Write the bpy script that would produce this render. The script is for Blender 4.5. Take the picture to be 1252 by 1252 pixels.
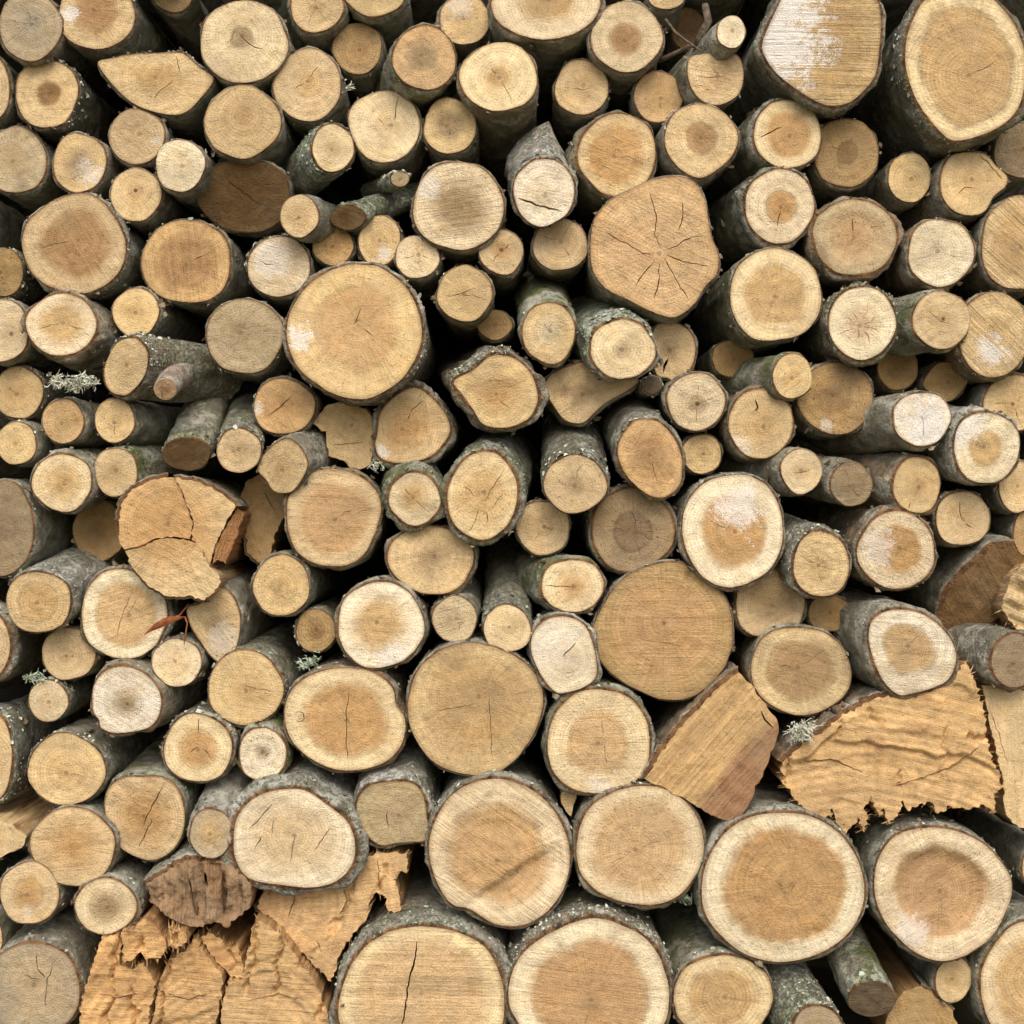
import bpy, bmesh, math, random
import numpy as np
from mathutils import Vector, noise, geometry

for o in list(bpy.data.objects):
    bpy.data.objects.remove(o, do_unlink=True)
scene = bpy.context.scene
C = scene.collection
R = math.radians

# ------------------------------------------------------------------ camera, sky, sun
S = 0.0014            # metres per photograph pixel on the front of the pile
D = 2.5               # camera distance from the front of the pile
CX = CY = 626.0
GY = 1326.0           # photograph row at which the ground lies
ZC = (GY - CY) * S
cam = bpy.data.cameras.new('camera')
cam.sensor_width = 36.0
cam.lens = 36.0 * D / (1252 * S)
cam.clip_start = 0.05
cam.clip_end = 400
camo = bpy.data.objects.new('camera', cam)
camo.location = (0, -D, ZC)
camo.rotation_euler = (R(90), 0, 0)
C.objects.link(camo)
scene.camera = camo

SUN_EL, SUN_AZ = 46.0, 3.0      # elevation; azimuth from the viewer's side, minus = from the left
world = bpy.data.worlds.new('World')
scene.world = world
world.use_nodes = True
wn = world.node_tree
sky = wn.nodes.new('ShaderNodeTexSky')
sky.sky_type = 'NISHITA'
sky.sun_disc = False
sky.sun_elevation = R(SUN_EL)
sky.sun_rotation = R(180 - SUN_AZ)
sky.air_density = 1.0
sky.dust_density = 4.0
sky.ozone_density = 0.6
wn.links.new(sky.outputs[0], wn.nodes['Background'].inputs[0])
wn.nodes['Background'].inputs[1].default_value = 0.15
sl = bpy.data.lights.new('sun', 'SUN')
sl.energy = 1.0
sl.angle = R(40)
sl.color = (1.0, 0.98, 0.94)
so = bpy.data.objects.new('sun', sl)
so.rotation_euler = (R(90 - SUN_EL), 0, R(SUN_AZ))
C.objects.link(so)
scene.view_settings.view_transform = 'Standard'
scene.view_settings.look = 'None'
scene.view_settings.gamma = 1.0
scene.view_settings.exposure = 0.46
scene.view_settings.use_curve_mapping = False

# ------------------------------------------------------------------ materials
def lin(r, g, b):
    f = lambda v: (v / 255) / 12.92 if v <= 10 else (((v / 255) + 0.055) / 1.055) ** 2.4
    return (f(r), f(g), f(b))

class NT:
    """small helper to write node trees"""
    def __init__(self, name):
        self.m = bpy.data.materials.new(name)
        self.m.use_nodes = True
        self.t = self.m.node_tree
        self.bsdf = self.t.nodes['Principled BSDF']
    def set(self, sock, v):
        if isinstance(v, bpy.types.NodeSocket):
            self.t.links.new(v, sock)
        elif v is not None:
            if hasattr(sock, 'default_value') and not isinstance(v, (int, float)) and len(v) == 3 and sock.type == 'RGBA':
                v = (*v, 1)
            sock.default_value = v
    def n(self, typ, ins=None, **kw):
        nd = self.t.nodes.new('ShaderNode' + typ)
        for k, v in kw.items():
            setattr(nd, k, v)
        for k, v in (ins or {}).items():
            self.set(nd.inputs[k], v)
        return nd
    def math(self, op, a, b=None, c=None, clamp=False):
        nd = self.n('Math', operation=op, use_clamp=clamp)
        for i, v in enumerate((a, b, c)):
            if v is not None:
                self.set(nd.inputs[i], v)
        return nd.outputs[0]
    def vmath(self, op, a, b=None, scale=None):
        nd = self.n('VectorMath', operation=op)
        self.set(nd.inputs[0], a)
        if b is not None:
            self.set(nd.inputs[1], b)
        if scale is not None:
            self.set(nd.inputs['Scale'], scale)
        return nd.outputs['Value'] if op in ('LENGTH', 'DISTANCE', 'DOT_PRODUCT') else nd.outputs[0]
    def noise(self, vec, scale, detail=3, rough=0.55, dist=0.0):
        return self.n('TexNoise', {'Vector': vec, 'Scale': scale, 'Detail': detail, 'Roughness': rough, 'Distortion': dist}).outputs[0]
    def mix(self, f, a, b, blend='MIX'):
        nd = self.n('MixRGB', blend_type=blend)
        self.set(nd.inputs[0], f); self.set(nd.inputs[1], a); self.set(nd.inputs[2], b)
        return nd.outputs[0]
    def step(self, v, lo, hi, a=0.0, b=1.0):
        nd = self.n('MapRange', interpolation_type='SMOOTHSTEP')
        for k, x in (('Value', v), ('From Min', lo), ('From Max', hi), ('To Min', a), ('To Max', b)):
            self.set(nd.inputs[k], x)
        return nd.outputs[0]
    def attr(self, name, kind='GEOMETRY', out='Fac'):
        return self.n('Attribute', attribute_type=kind, attribute_name=name).outputs[out]
    def gain(self, col, f):                       # colour times a factor
        return self.n('VectorMath', {0: col, 'Scale': f}, operation='SCALE').outputs[0]

def end_grain():
    N = NT('end_grain')
    co = N.attr('gr', out='Vector'); rn = N.attr('rn')
    O = lambda k, out='Fac': N.attr(k, 'OBJECT', out)
    seed = O('seed')
    sv = N.n('CombineXYZ', {0: N.math('MULTIPLY', seed, 0.731), 1: N.math('MULTIPLY', seed, 0.317), 2: seed}).outputs[0]
    c2 = N.vmath('ADD', co, sv)
    n1 = N.noise(c2, 16, 3); n2 = N.noise(c2, 70, 5, 0.65); n3 = N.noise(c2, 420, 2, 0.6); n4 = N.math('SUBTRACT', N.noise(N.vmath('ADD', c2, (1.3, 6.1, 0.4)), 34, 4, 0.7, 0.6), 0.5)
    cn1 = N.math('SUBTRACT', n1, 0.5); cn2 = N.math('SUBTRACT', n2, 0.5); cn3 = N.math('SUBTRACT', n3, 0.5)
    hn = O('hnoise')
    rp = N.math('MULTIPLY_ADD', N.math('MULTIPLY', cn1, hn), 0.24, rn)
    rp = N.math('MULTIPLY_ADD', N.math('MULTIPLY', cn2, hn), 0.07, rp)
    heart, hs = O('heart'), O('hsoft')
    hm = N.math('SUBTRACT', 1.0, N.step(rp, N.math('SUBTRACT', heart, hs), N.math('ADD', heart, hs)))
    col = N.mix(hm, O('tone', 'Color'), O('htone', 'Color'))
    # dark line where the heartwood ends, only on some logs
    edge = N.math('SUBTRACT', 1.0, N.math('MULTIPLY', N.math('ABSOLUTE', N.math('SUBTRACT', rp, heart)), 14.0), clamp=True)
    col = N.gain(col, N.math('MULTIPLY_ADD', N.math('MULTIPLY', edge, O('hline')), -0.4, 1.0))
    # growth rings
    ln = N.vmath('LENGTH', co)
    rr = N.math('MULTIPLY_ADD', cn1, 0.009, ln)
    rr = N.math('MULTIPLY_ADD', cn2, 0.002, rr)
    ring = N.math('SINE', N.math('MULTIPLY', rr, O('ringk')))
    ring2 = N.math('SINE', N.math('MULTIPLY', rr, N.math('MULTIPLY', O('ringk'), 0.31)))
    rmix = N.math('MULTIPLY_ADD', ring2, 0.8, ring)
    fade = N.step(n1, 0.35, 0.65, 0.25, 1.0)
    rmix = N.math('MULTIPLY', rmix, fade)
    # rays running out from the pith
    sp = N.n('SeparateXYZ', {0: co})
    th = N.math('ARCTAN2', sp.outputs[1], sp.outputs[0])
    rv = N.n('CombineXYZ', {0: N.math('MULTIPLY', N.math('COSINE', th), 22.0), 1: N.math('MULTIPLY', N.math('SINE', th), 22.0), 2: N.math('MULTIPLY_ADD', ln, 9.0, seed)}).outputs[0]
    ray = N.math('SUBTRACT', N.noise(rv, 1.0, 3, 0.6), 0.5)
    # saw marks
    rot = N.n('VectorRotate', {'Vector': c2, 'Angle': O('kdir')}, rotation_type='Z_AXIS').outputs[0]
    kv = N.vmath('MULTIPLY', rot, (7.0, 230.0, 1.0))
    kf = N.math('SUBTRACT', N.noise(kv, 1.0, 4, 0.7), 0.5)
    kv2 = N.vmath('MULTIPLY', rot, (3.0, 70.0, 1.0))
    kf = N.math('MULTIPLY_ADD', N.math('SUBTRACT', N.noise(kv2, 1.0, 2, 0.5), 0.5), 0.8, kf)
    kstr = O('kerf')
    f = N.math('MULTIPLY_ADD', rmix, O('rings'), 1.0)
    f = N.math('MULTIPLY_ADD', ray, 0.62, f)
    f = N.math('MULTIPLY_ADD', n4, 0.55, f)
    f = N.math('MULTIPLY_ADD', N.math('MULTIPLY', kf, kstr), 0.8, f)
    f = N.math('MULTIPLY_ADD', cn1, 0.30, f)
    f = N.math('MULTIPLY_ADD', cn2, 0.62, f)
    f = N.math('MULTIPLY_ADD', cn3, 0.5, f)
    col = N.gain(col, f)
    # warm and yellow drift
    wv = N.math('SUBTRACT', N.noise(N.vmath('ADD', c2, (3.1, 1.7, 0.0)), 24, 3), 0.5)
    col = N.mix(N.math('MULTIPLY', N.step(wv, -0.02, 0.2), 0.5), col, N.mix(1.0, col, (0.98, 0.89, 0.70), 'MULTIPLY'))
    # pith
    pit = N.math('SUBTRACT', 1.0, N.step(N.math('MULTIPLY_ADD', cn2, 0.004, ln), 0.0015, 0.0055))
    col = N.mix(N.math('MULTIPLY', pit, O('pithk')), col, lin(112, 78, 46))
    # grey-brown stains
    st = N.step(N.math('MULTIPLY_ADD', cn2, 0.35, N.noise(N.vmath('ADD', c2, (9.0, 4.0, 2.0)), 13, 3)), 0.50, 0.68)
    col = N.mix(N.math('MULTIPLY', st, O('stain')), col, O('stone', 'Color'))
    gm = N.step(N.math('MULTIPLY_ADD', n4, 0.8, N.noise(N.vmath('ADD', c2, (4.4, 2.2, 7.7)), 7, 3)), 0.42, 0.72)
    col = N.mix(N.math('MULTIPLY', gm, 0.20), col, lin(156, 130, 92))
    # white mould / dust patch
    d = N.math('DIVIDE', N.vmath('DISTANCE', co, O('wpos', 'Vector')), O('wrad'))
    d = N.math('MULTIPLY_ADD', cn2, 2.6, d)
    d = N.math('MULTIPLY_ADD', cn1, 1.4, d)
    d = N.math('MULTIPLY_ADD', kf, 0.9, d)
    ws = N.math('SUBTRACT', 1.0, N.step(d, 0.0, 1.4))
    wq = N.math('MULTIPLY_ADD', cn3, 0.9, N.math('MULTIPLY_ADD', cn2, 1.1, ws))
    wm = N.math('MULTIPLY', N.step(wq, 0.28, 0.72), N.step(ws, 0.02, 0.25))
    col = N.mix(N.math('MULTIPLY', wm, O('wamt')), col, N.gain(lin(228, 220, 206), N.math('MULTIPLY_ADD', cn3, 0.6, 1.0)))
    # specks of dirt
    sk = N.step(N.noise(N.vmath('ADD', c2, (2.0, 8.0, 5.0)), 210, 2, 0.6), 0.64, 0.72)
    col = N.mix(N.math('MULTIPLY', sk, O('specks')), col, lin(62, 46, 32))
    # stained cambium at the rim
    rm = N.step(N.math('MULTIPLY_ADD', cn2, 0.10, rn), 0.93, 1.005)
    col = N.mix(N.math('MULTIPLY', rm, 0.5), col, lin(122, 94, 62))
    col = N.n('HueSaturation', {'Hue': 0.501, 'Saturation': 0.94, 'Color': col}).outputs[0]
    N.set(N.bsdf.inputs['Base Color'], col)
    N.bsdf.inputs['Roughness'].default_value = 0.82
    N.bsdf.inputs['Specular IOR Level'].default_value = 0.25
    h = N.math('MULTIPLY', N.math('MULTIPLY', kf, kstr), 1.5)
    h = N.math('MULTIPLY_ADD', n4, 1.2, h)
    h = N.math('MULTIPLY_ADD', cn2, 1.0, h)
    h = N.math('MULTIPLY_ADD', cn3, 0.7, h)
    h = N.math('MULTIPLY_ADD', ray, 0.4, h)
    b = N.n('Bump', {'Height': h, 'Strength': 0.95, 'Distance': 0.0030})
    N.set(N.bsdf.inputs['Normal'], b.outputs[0])
    return N.m

def bark_mat():
    N = NT('bark')
    O = lambda k, out='Fac': N.attr(k, 'OBJECT', out)
    seed = O('seed')
    oc = N.n('TexCoord').outputs['Object']
    sv = N.n('CombineXYZ', {0: seed, 1: N.math('MULTIPLY', seed, 0.37), 2: N.math('MULTIPLY', seed, 0.71)}).outputs[0]
    c = N.vmath('ADD', oc, sv)
    cl = N.vmath('MULTIPLY', c, (1.0, 0.45, 1.0))
    a = N.noise(cl, 40, 5, 0.65); b = N.noise(c, 130, 4, 0.7); g = N.noise(c, 15, 4, 0.6); l = N.noise(N.vmath('ADD', c, (5, 3, 1)), 75, 6, 0.78, 0.2)
    col = N.mix(N.step(a, 0.3, 0.7), lin(116, 109, 93), O('tone', 'Color'))
    col = N.mix(N.step(b, 0.55, 0.75, 0, 0.55), col, lin(60, 53, 42))
    gm = N.math('MULTIPLY', N.step(N.math('MULTIPLY_ADD', b, 0.25, g), 0.50, 0.74), O('green'))
    col = N.mix(gm, col, lin(92, 100, 56))
    pt = N.step(N.math('MULTIPLY_ADD', b, 0.35, N.noise(N.vmath('ADD', c, (7, 1, 4)), 20, 5, 0.7)), 0.66, 0.80)
    col = N.mix(N.math('MULTIPLY', pt, 0.62), col, lin(190, 190, 174))
    # bands across the bark
    cb = N.noise(N.vmath('MULTIPLY', c, (12, 120, 12)), 1.0, 3, 0.6)
    col = N.mix(N.step(cb, 0.58, 0.72, 0, 0.4), col, lin(128, 122, 108))
    lm = N.step(N.math('MULTIPLY_ADD', O('lichen'), 0.105, l), 0.60, 0.69)
    col = N.mix(N.math('MULTIPLY', lm, 0.75), col, N.mix(N.step(g, 0.4, 0.6), lin(176, 178, 162), lin(150, 158, 128)))
    rim = N.step(N.math('MULTIPLY_ADD', N.math('SUBTRACT', b, 0.5), 0.7, N.attr('rim')), 0.35, 0.75)
    col = N.mix(rim, col, N.mix(N.step(a, 0.35, 0.65), lin(92, 66, 44), lin(134, 100, 66)))
    N.set(N.bsdf.inputs['Base Color'], col)
    N.bsdf.inputs['Roughness'].default_value = 0.9
    N.bsdf.inputs['Specular IOR Level'].default_value = 0.2
    h = N.math('MULTIPLY_ADD', b, 0.5, a)
    h = N.math('MULTIPLY_ADD', lm, 0.35, h)
    bp = N.n('Bump', {'Height': h, 'Strength': 1.0, 'Distance': 0.011})
    N.set(N.bsdf.inputs['Normal'], bp.outputs[0])
    return N.m

def split_mat():
    N = NT('split_wood')
    O = lambda k, out='Fac': N.attr(k, 'OBJECT', out)
    oc = N.n('TexCoord').outputs['Object']
    seed = O('seed')
    c = N.vmath('ADD', oc, N.n('CombineXYZ', {0: seed, 1: seed, 2: seed}).outputs[0])
    a = N.noise(N.vmath('MULTIPLY', c, (90, 7, 90)), 1.0, 4, 0.65)
    b = N.noise(c, 22, 4, 0.6)
    col = N.mix(N.step(a, 0.3, 0.7), lin(124, 84, 48), O('tone', 'Color'))
    col = N.mix(N.step(b, 0.5, 0.7, 0, 0.55), col, lin(104, 74, 48))
    N.set(N.bsdf.inputs['Base Color'], col)
    N.bsdf.inputs['Roughness'].default_value = 0.85
    bp = N.n('Bump', {'Height': a, 'Strength': 0.8, 'Distance': 0.004})
    N.set(N.bsdf.inputs['Normal'], bp.outputs[0])
    return N.m

def plain_mat(name, c1, c2, scale, rough=0.9):
    N = NT(name)
    oc = N.n('TexCoord').outputs['Object']
    a = N.noise(oc, scale, 4, 0.65)
    N.set(N.bsdf.inputs['Base Color'], N.mix(N.step(a, 0.35, 0.65), lin(*c1), lin(*c2)))
    N.bsdf.inputs['Roughness'].default_value = rough
    bp = N.n('Bump', {'Height': a, 'Strength': 0.5, 'Distance': 0.004})
    N.set(N.bsdf.inputs['Normal'], bp.outputs[0])
    return N.m

M_END, M_BARK, M_SPLIT = end_grain(), bark_mat(), split_mat()
M_LICH = plain_mat('lichen', (168, 170, 144), (218, 218, 200), 90)
M_LICHG = plain_mat('green_lichen', (140, 156, 128), (188, 200, 176), 90)
M_TWIG = plain_mat('twig_bark', (70, 58, 44), (112, 98, 78), 120)
M_LEAF = plain_mat('dead_leaf', (112, 56, 28), (152, 90, 48), 60)
M_FLAKE = plain_mat('bark_flake', (86, 72, 56), (148, 132, 108), 110)
M_LIGHT_STOP = plain_mat('light_stop', (44, 37, 28), (66, 56, 42), 3.0)  # dark soil colour for the added sheet behind the pile
M_GROUND = plain_mat('ground', (70, 66, 40), (98, 88, 58), 1.2)

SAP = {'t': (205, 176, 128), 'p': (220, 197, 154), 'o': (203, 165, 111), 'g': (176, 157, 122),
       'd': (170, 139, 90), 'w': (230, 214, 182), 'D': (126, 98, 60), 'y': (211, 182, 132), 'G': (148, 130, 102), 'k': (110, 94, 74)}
HRT = {'t': (190, 156, 103), 'o': (188, 147, 91), 'b': (170, 132, 84), 'g': (162, 137, 98), 'd': (142, 109, 67), 'y': (198, 163, 107), 'w': (214, 196, 160)}
BRK = {'grey': (164, 160, 142), 'brown': (150, 136, 112), 'dark': (124, 119, 103), 'pale': (194, 191, 180), 'red': (158, 132, 104)}
def soft(c):                                          # custom tones pulled towards the pile's common hue
    g = 0.35 * c[0] + 0.5 * c[1] + 0.15 * c[2]
    return tuple((g + (v - g) * 0.80) * 0.74 + w * 0.26 for v, w in zip(c, (206, 176, 126)))

# ------------------------------------------------------------------ builders
def mesh_obj(name, verts, faces, mats, parent=None, midx=None, smooth=True, attrs=None):
    me = bpy.data.meshes.new(name)
    me.from_pydata([tuple(v) for v in verts], [], faces)
    for m in (mats if isinstance(mats, (list, tuple)) else [mats]):
        me.materials.append(m)
    if midx is not None:
        me.polygons.foreach_set('material_index', midx)
    if smooth:
        me.polygons.foreach_set('use_smooth', [True] * len(me.polygons))
    for k, (typ, data) in (attrs or {}).items():
        at = me.attributes.new(k, typ, 'POINT')
        at.data.foreach_set('vector' if typ == 'FLOAT_VECTOR' else 'value', np.asarray(data, dtype=np.float32).ravel())
    me.update()
    o = bpy.data.objects.new(name, me)
    C.objects.link(o)
    if parent is not None:
        o.parent = parent
    return o

def plane_pts(p, y0, a, b, Xc, Zc):
    """pixel points on the plane of a log's end -> X, Y, Z in the world"""
    p = np.asarray(p, float)
    y = np.full(len(p), float(y0))
    for _ in range(5):
        k = 1 + y / D
        X = (p[:, 0] - CX) * S * k
        Z = ZC - (p[:, 1] - CY) * S * k
        y = y0 + a * (X - Xc) + b * (Z - Zc)
    return np.stack([X, y, Z], 1)

def inside(pts, poly):
    x, y = pts[:, 0], pts[:, 1]
    res = np.zeros(len(pts), bool)
    j = len(poly) - 1
    for i in range(len(poly)):
        xi, yi = poly[i]; xj, yj = poly[j]
        if yi != yj:
            res ^= ((yi > y) != (yj > y)) & (x < (xj - xi) * (y - yi) / (yj - yi) + xi)
        j = i
    return res

def dist_poly(pts, poly):
    d = np.full(len(pts), 1e9)
    for i in range(len(poly)):
        a = poly[i - 1]; b = poly[i]; ab = b - a
        t = np.clip(((pts - a) @ ab) / max(ab @ ab, 1e-9), 0, 1)
        d = np.minimum(d, np.linalg.norm(pts - (a + t[:, None] * ab), axis=1))
    return d

def catmull(pts, n):
    pts = np.asarray(pts, float); m = len(pts)
    out = []
    per = max(2, n // m)
    for i in range(m):
        p0, p1, p2, p3 = pts[i - 1], pts[i], pts[(i + 1) % m], pts[(i + 2) % m]
        for k in range(per):
            t = k / per
            out.append(0.5 * ((2 * p1) + (-p0 + p2) * t + (2 * p0 - 5 * p1 + 4 * p2 - p3) * t * t + (-p0 + 3 * p1 - 3 * p2 + p3) * t ** 3))
    out = np.array(out)
    return out

def orient(poly):                                    # anticlockwise as seen by the viewer (pixel y runs down)
    x, y = poly[:, 0], poly[:, 1]
    ar = np.sum(x * np.roll(y, -1) - np.roll(x, -1) * y)
    return poly[::-1].copy() if ar > 0 else poly

def ellipse_outline(cx, cy, rx, ry, rot, rng, wob=0.022):
    n = 72
    th = np.linspace(0, 2 * math.pi, n, endpoint=False)
    f = np.ones(n)
    for k, am in ((2, 0.5), (3, 1.0), (4, 0.7), (5, 0.5), (7, 0.3)):
        f += wob * am * rng.uniform(0.2, 1) * np.cos(k * th + rng.uniform(0, 6.28))
    f += np.convolve(np.array([rng.gauss(0, 0.007) for _ in range(n)]), [0.25, 0.5, 0.25], 'same')
    x, y = rx * f * np.cos(th), ry * f * np.sin(th)
    c, s = math.cos(R(rot)), math.sin(R(rot))
    return np.stack([cx + c * x - s * y, cy + s * x + c * y], 1)

def jag_outline(pts, rng, seg=5.0, amp=0.9):
    pts = np.asarray(pts, float); out = []; src = []
    m = len(pts)
    for i in range(m):
        a, b = pts[i], pts[(i + 1) % m]
        L = np.linalg.norm(b - a); k = max(1, int(round(L / seg)))
        nrm = np.array([-(b - a)[1], (b - a)[0]]) / max(L, 1e-6)
        for q in range(k):
            p = a + (b - a) * q / k
            if q:
                p = p + nrm * rng.gauss(0, amp)
            out.append(p); src.append(i)
    return np.array(out), src

def crack_poly(line, w, rng, taper=(0.25, 0.25)):
    """a thin open slit round a polyline, in pixels"""
    line = np.asarray(line, float)
    seg = []
    for i in range(len(line) - 1):
        L = np.linalg.norm(line[i + 1] - line[i]); k = max(2, int(L / 5))
        for q in range(k):
            seg.append(line[i] + (line[i + 1] - line[i]) * q / k)
    seg.append(line[-1]); seg = np.array(seg)
    d = np.gradient(seg, axis=0); d /= np.maximum(np.linalg.norm(d, axis=1), 1e-6)[:, None]
    nr = np.stack([-d[:, 1], d[:, 0]], 1)
    j = np.array([rng.gauss(0, 0.55) for _ in seg]); j[0] = j[-1] = 0
    mid = seg + nr * j[:, None]
    t = np.linspace(0, 1, len(seg))
    hw = w * 0.42 * np.minimum(1, np.minimum(taper[0] + t * 5, taper[1] + (1 - t) * 5)) * np.array([rng.uniform(0.6, 1.2) for _ in seg])
    return np.concatenate([mid + nr * hw[:, None], (mid - nr * hw[:, None])[::-1]])

def auto_cracks(poly, pith, n, rng, w):
    out = []
    a0 = rng.uniform(0, 6.28)
    for i in range(n):
        a = a0 + 2 * math.pi * (i + rng.uniform(-0.22, 0.22)) / n
        dr = np.array([math.cos(a), math.sin(a)])
        rm = 0
        for r in range(4, 260, 3):
            if not inside(np.array([pith + dr * r]), poly)[0]:
                break
            rm = r
        if rm < 14:
            continue
        r0, r1 = rm * rng.uniform(0.10, 0.2), rm * rng.uniform(0.35, 0.86)
        pr = np.array([-dr[1], dr[0]])
        line = [pith + dr * r0, pith + dr * (r0 + r1) / 2 + pr * rng.gauss(0, rm * 0.035), pith + dr * r1 + pr * rng.gauss(0, rm * 0.04)]
        out.append((line, w * rng.uniform(0.6, 1.2)))
    return out

def face_mesh(poly, holes, spacing, rng):
    """triangulate an outline with slits cut out of it; returns points, triangles, number of outline points"""
    lo, hi = poly.min(0), poly.max(0)
    gx = np.arange(lo[0], hi[0], spacing); gy = np.arange(lo[1], hi[1], spacing * 0.87)
    g = np.array([[x + (spacing / 2 if k % 2 else 0) + rng.uniform(-.2, .2) * spacing, y + rng.uniform(-.2, .2) * spacing] for k, y in enumerate(gy) for x in gx])
    g = g[inside(g, poly)]
    if len(g):
        g = g[dist_poly(g, poly) > spacing * 0.45]
    for h in holes:
        if len(g):
            g = g[~inside(g, h) & (dist_poly(g, h) > spacing * 0.3)]
    pts = [poly]; edges = []; base = 0
    for lp in [poly] + holes:
        m = len(lp)
        edges += [(base + i, base + (i + 1) % m) for i in range(m)]
        base += m
    allp = np.concatenate([poly] + holes + ([g] if len(g) else []))
    vs, _, fs, ov, _, _ = geometry.delaunay_2d_cdt([Vector((p[0], p[1])) for p in allp], edges, [], 0, 1e-4, True)
    vs = np.array([(v[0], v[1]) for v in vs]); fs = np.array([f for f in fs if len(f) == 3])
    cen = vs[fs].mean(1)
    keep = inside(cen, poly)
    for h in holes:
        keep &= ~inside(cen, h)
    fs = fs[keep]
    a, b, c = vs[fs[:, 0]], vs[fs[:, 1]], vs[fs[:, 2]]
    ar = (b[:, 0] - a[:, 0]) * (c[:, 1] - a[:, 1]) - (c[:, 0] - a[:, 0]) * (b[:, 1] - a[:, 1])
    fs[ar > 0] = fs[ar > 0][:, ::-1]                 # face the viewer (pixel y runs down)
    return vs, fs

DEF = dict(h=None, hs=0.10, hl=0.0, k=None, c=None, cw=1.1, w=None, wa=0.85, y=None, s=None, ft=None, g=0.15, l=0.1, bt=None, b='grey',
           ring=0.09, rk=1250.0, st=0.32, sc=(138, 112, 76), sp=0.45, rough=0.0022, len=0.62, pith=None, rot=0, wob=0.028,
           bark=None, dish=0.0, step=None, pk=0.5, fl=0.0, flr=(-75, 75), grow=0.0, name='log', tear=0.0, skew=0.0, gm=False)
LOGS = []
def L(cx, cy, rx, ry, tone, label, **kw):
    d = dict(DEF); d.update(kw); d.update(kind='e', cx=cx, cy=cy, rx=rx, ry=ry, tone=tone, label=label)
    LOGS.append(d)
def P(pts, tone, label, **kw):                       # smooth outline through points
    d = dict(DEF); d.update(kw); p = np.array(pts, float); c = p.mean(0)
    d.update(kind='p', pts=pts, cx=c[0], cy=c[1], rx=np.ptp(p[:, 0]) / 2, ry=np.ptp(p[:, 1]) / 2, tone=tone, label=label)
    LOGS.append(d)
def J(pts, tone, label, **kw):                       # split piece with corners and broken edges
    P(pts, tone, label, **kw); LOGS[-1]['kind'] = 'j'
    if 'name' not in kw:
        LOGS[-1]['name'] = 'split_log'

GROUP = 'logs stacked in the woodpile'
RINGS = [0.0, 0.0008, 0.0035, 0.010, 0.022, 0.032, 0.044, 0.058, 0.074, 0.092, 0.112, 0.136, 0.165, 0.20, 0.245, 0.30, 0.37, 0.46, 0.56]

def props_face(o, d, seed, pith, ctr):
    tone = SAP[d['tone']] if isinstance(d['tone'], str) else d['tone']
    j = random.Random(seed).uniform
    f = j(0.92, 1.10); hue = j(-0.016, 0.024)
    tone = (tone[0], tone[1] * (1 - hue * 0.3), tone[2] * (1 - hue * 2.2))
    o['tone'] = [v * f for v in lin(*tone)]
    if d['h']:
        hr, hc = d['h'][0], d['h'][1]
        o['heart'] = float(hr); o['htone'] = [v * f for v in (lin(*HRT[hc]) if isinstance(hc, str) else lin(*soft(hc)))]
    else:
        o['heart'] = j(0.3, 0.6); o['htone'] = [v * f * k for v, k in zip(lin(*tone), (0.93, 0.88, 0.80))]
    o['hnoise'] = min(1.0, 70.0 / d['R']) if d.get('R') else 1.0
    o['hsoft'] = float(d['hs'] * (1.0 if d.get('R') else 1.5) if d['h'] else 0.3); o['hline'] = float(d['hl'])
    o['seed'] = (seed * 1.618) % 47.0
    o['rings'] = float(d['ring']); o['ringk'] = d['rk'] * j(0.85, 1.2)
    ka, ks = d['k'] if d['k'] else (j(-70, 70), j(0.08, 0.42))
    o['kdir'] = R(ka); o['kerf'] = float(ks)
    o['stain'] = float(d['st']); o['stone'] = list(lin(*soft(d['sc']))); o['specks'] = float(d['sp']); o['pithk'] = float(d['pk'])
    if d['w']:
        wx, wy, wr = d['w']
        o['wpos'] = [(wx - pith[0]) * S, -(wy - pith[1]) * S, 0.0]; o['wrad'] = wr * S; o['wamt'] = float(d['wa'])
    else:
        o['wpos'] = [9.0, 9.0, 0.0]; o['wrad'] = 0.01; o['wamt'] = 0.0

def fractal(v, oct=3):
    return noise.fractal(v, 1.0, 2.0, oct)

def lichen_part(bark, root, pts_fn, n, rng, size=(1.3, 3.8), mat=None, name='lichen', curl=0.75):
    """n crumpled lichen flakes seated on the bark; pts_fn returns a point and its outward direction"""
    V = []; F = []; base = 0
    for _ in range(n):
        p, nr = pts_fn()
        nr = (Vector(nr) + Vector((rng.gauss(0, .35), rng.gauss(0, .35), rng.gauss(0, .35)))).normalized()
        t1 = nr.orthogonal().normalized(); t2 = nr.cross(t1)
        r = rng.uniform(*size) * 0.001 * (1 if rng.random() < 0.8 else 1.7)
        m = 6; ph = rng.uniform(0, 6.28)
        V.append(Vector(p) + nr * 0.0006)
        for q in range(m):
            a = ph + 6.283 * q / m; rr = r * rng.uniform(0.45, 1.1)
            V.append(Vector(p) + t1 * (math.cos(a) * rr) + t2 * (math.sin(a) * rr) + nr * (r * rng.uniform(0.05, curl)))
        F += [(base, base + 1 + q, base + 1 + (q + 1) % m) for q in range(m)]
        base += m + 1
    o = mesh_obj(name, V, F, mat or M_LICH, bark, smooth=False)
    o['kind'] = 'stuff'
    return o

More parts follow.
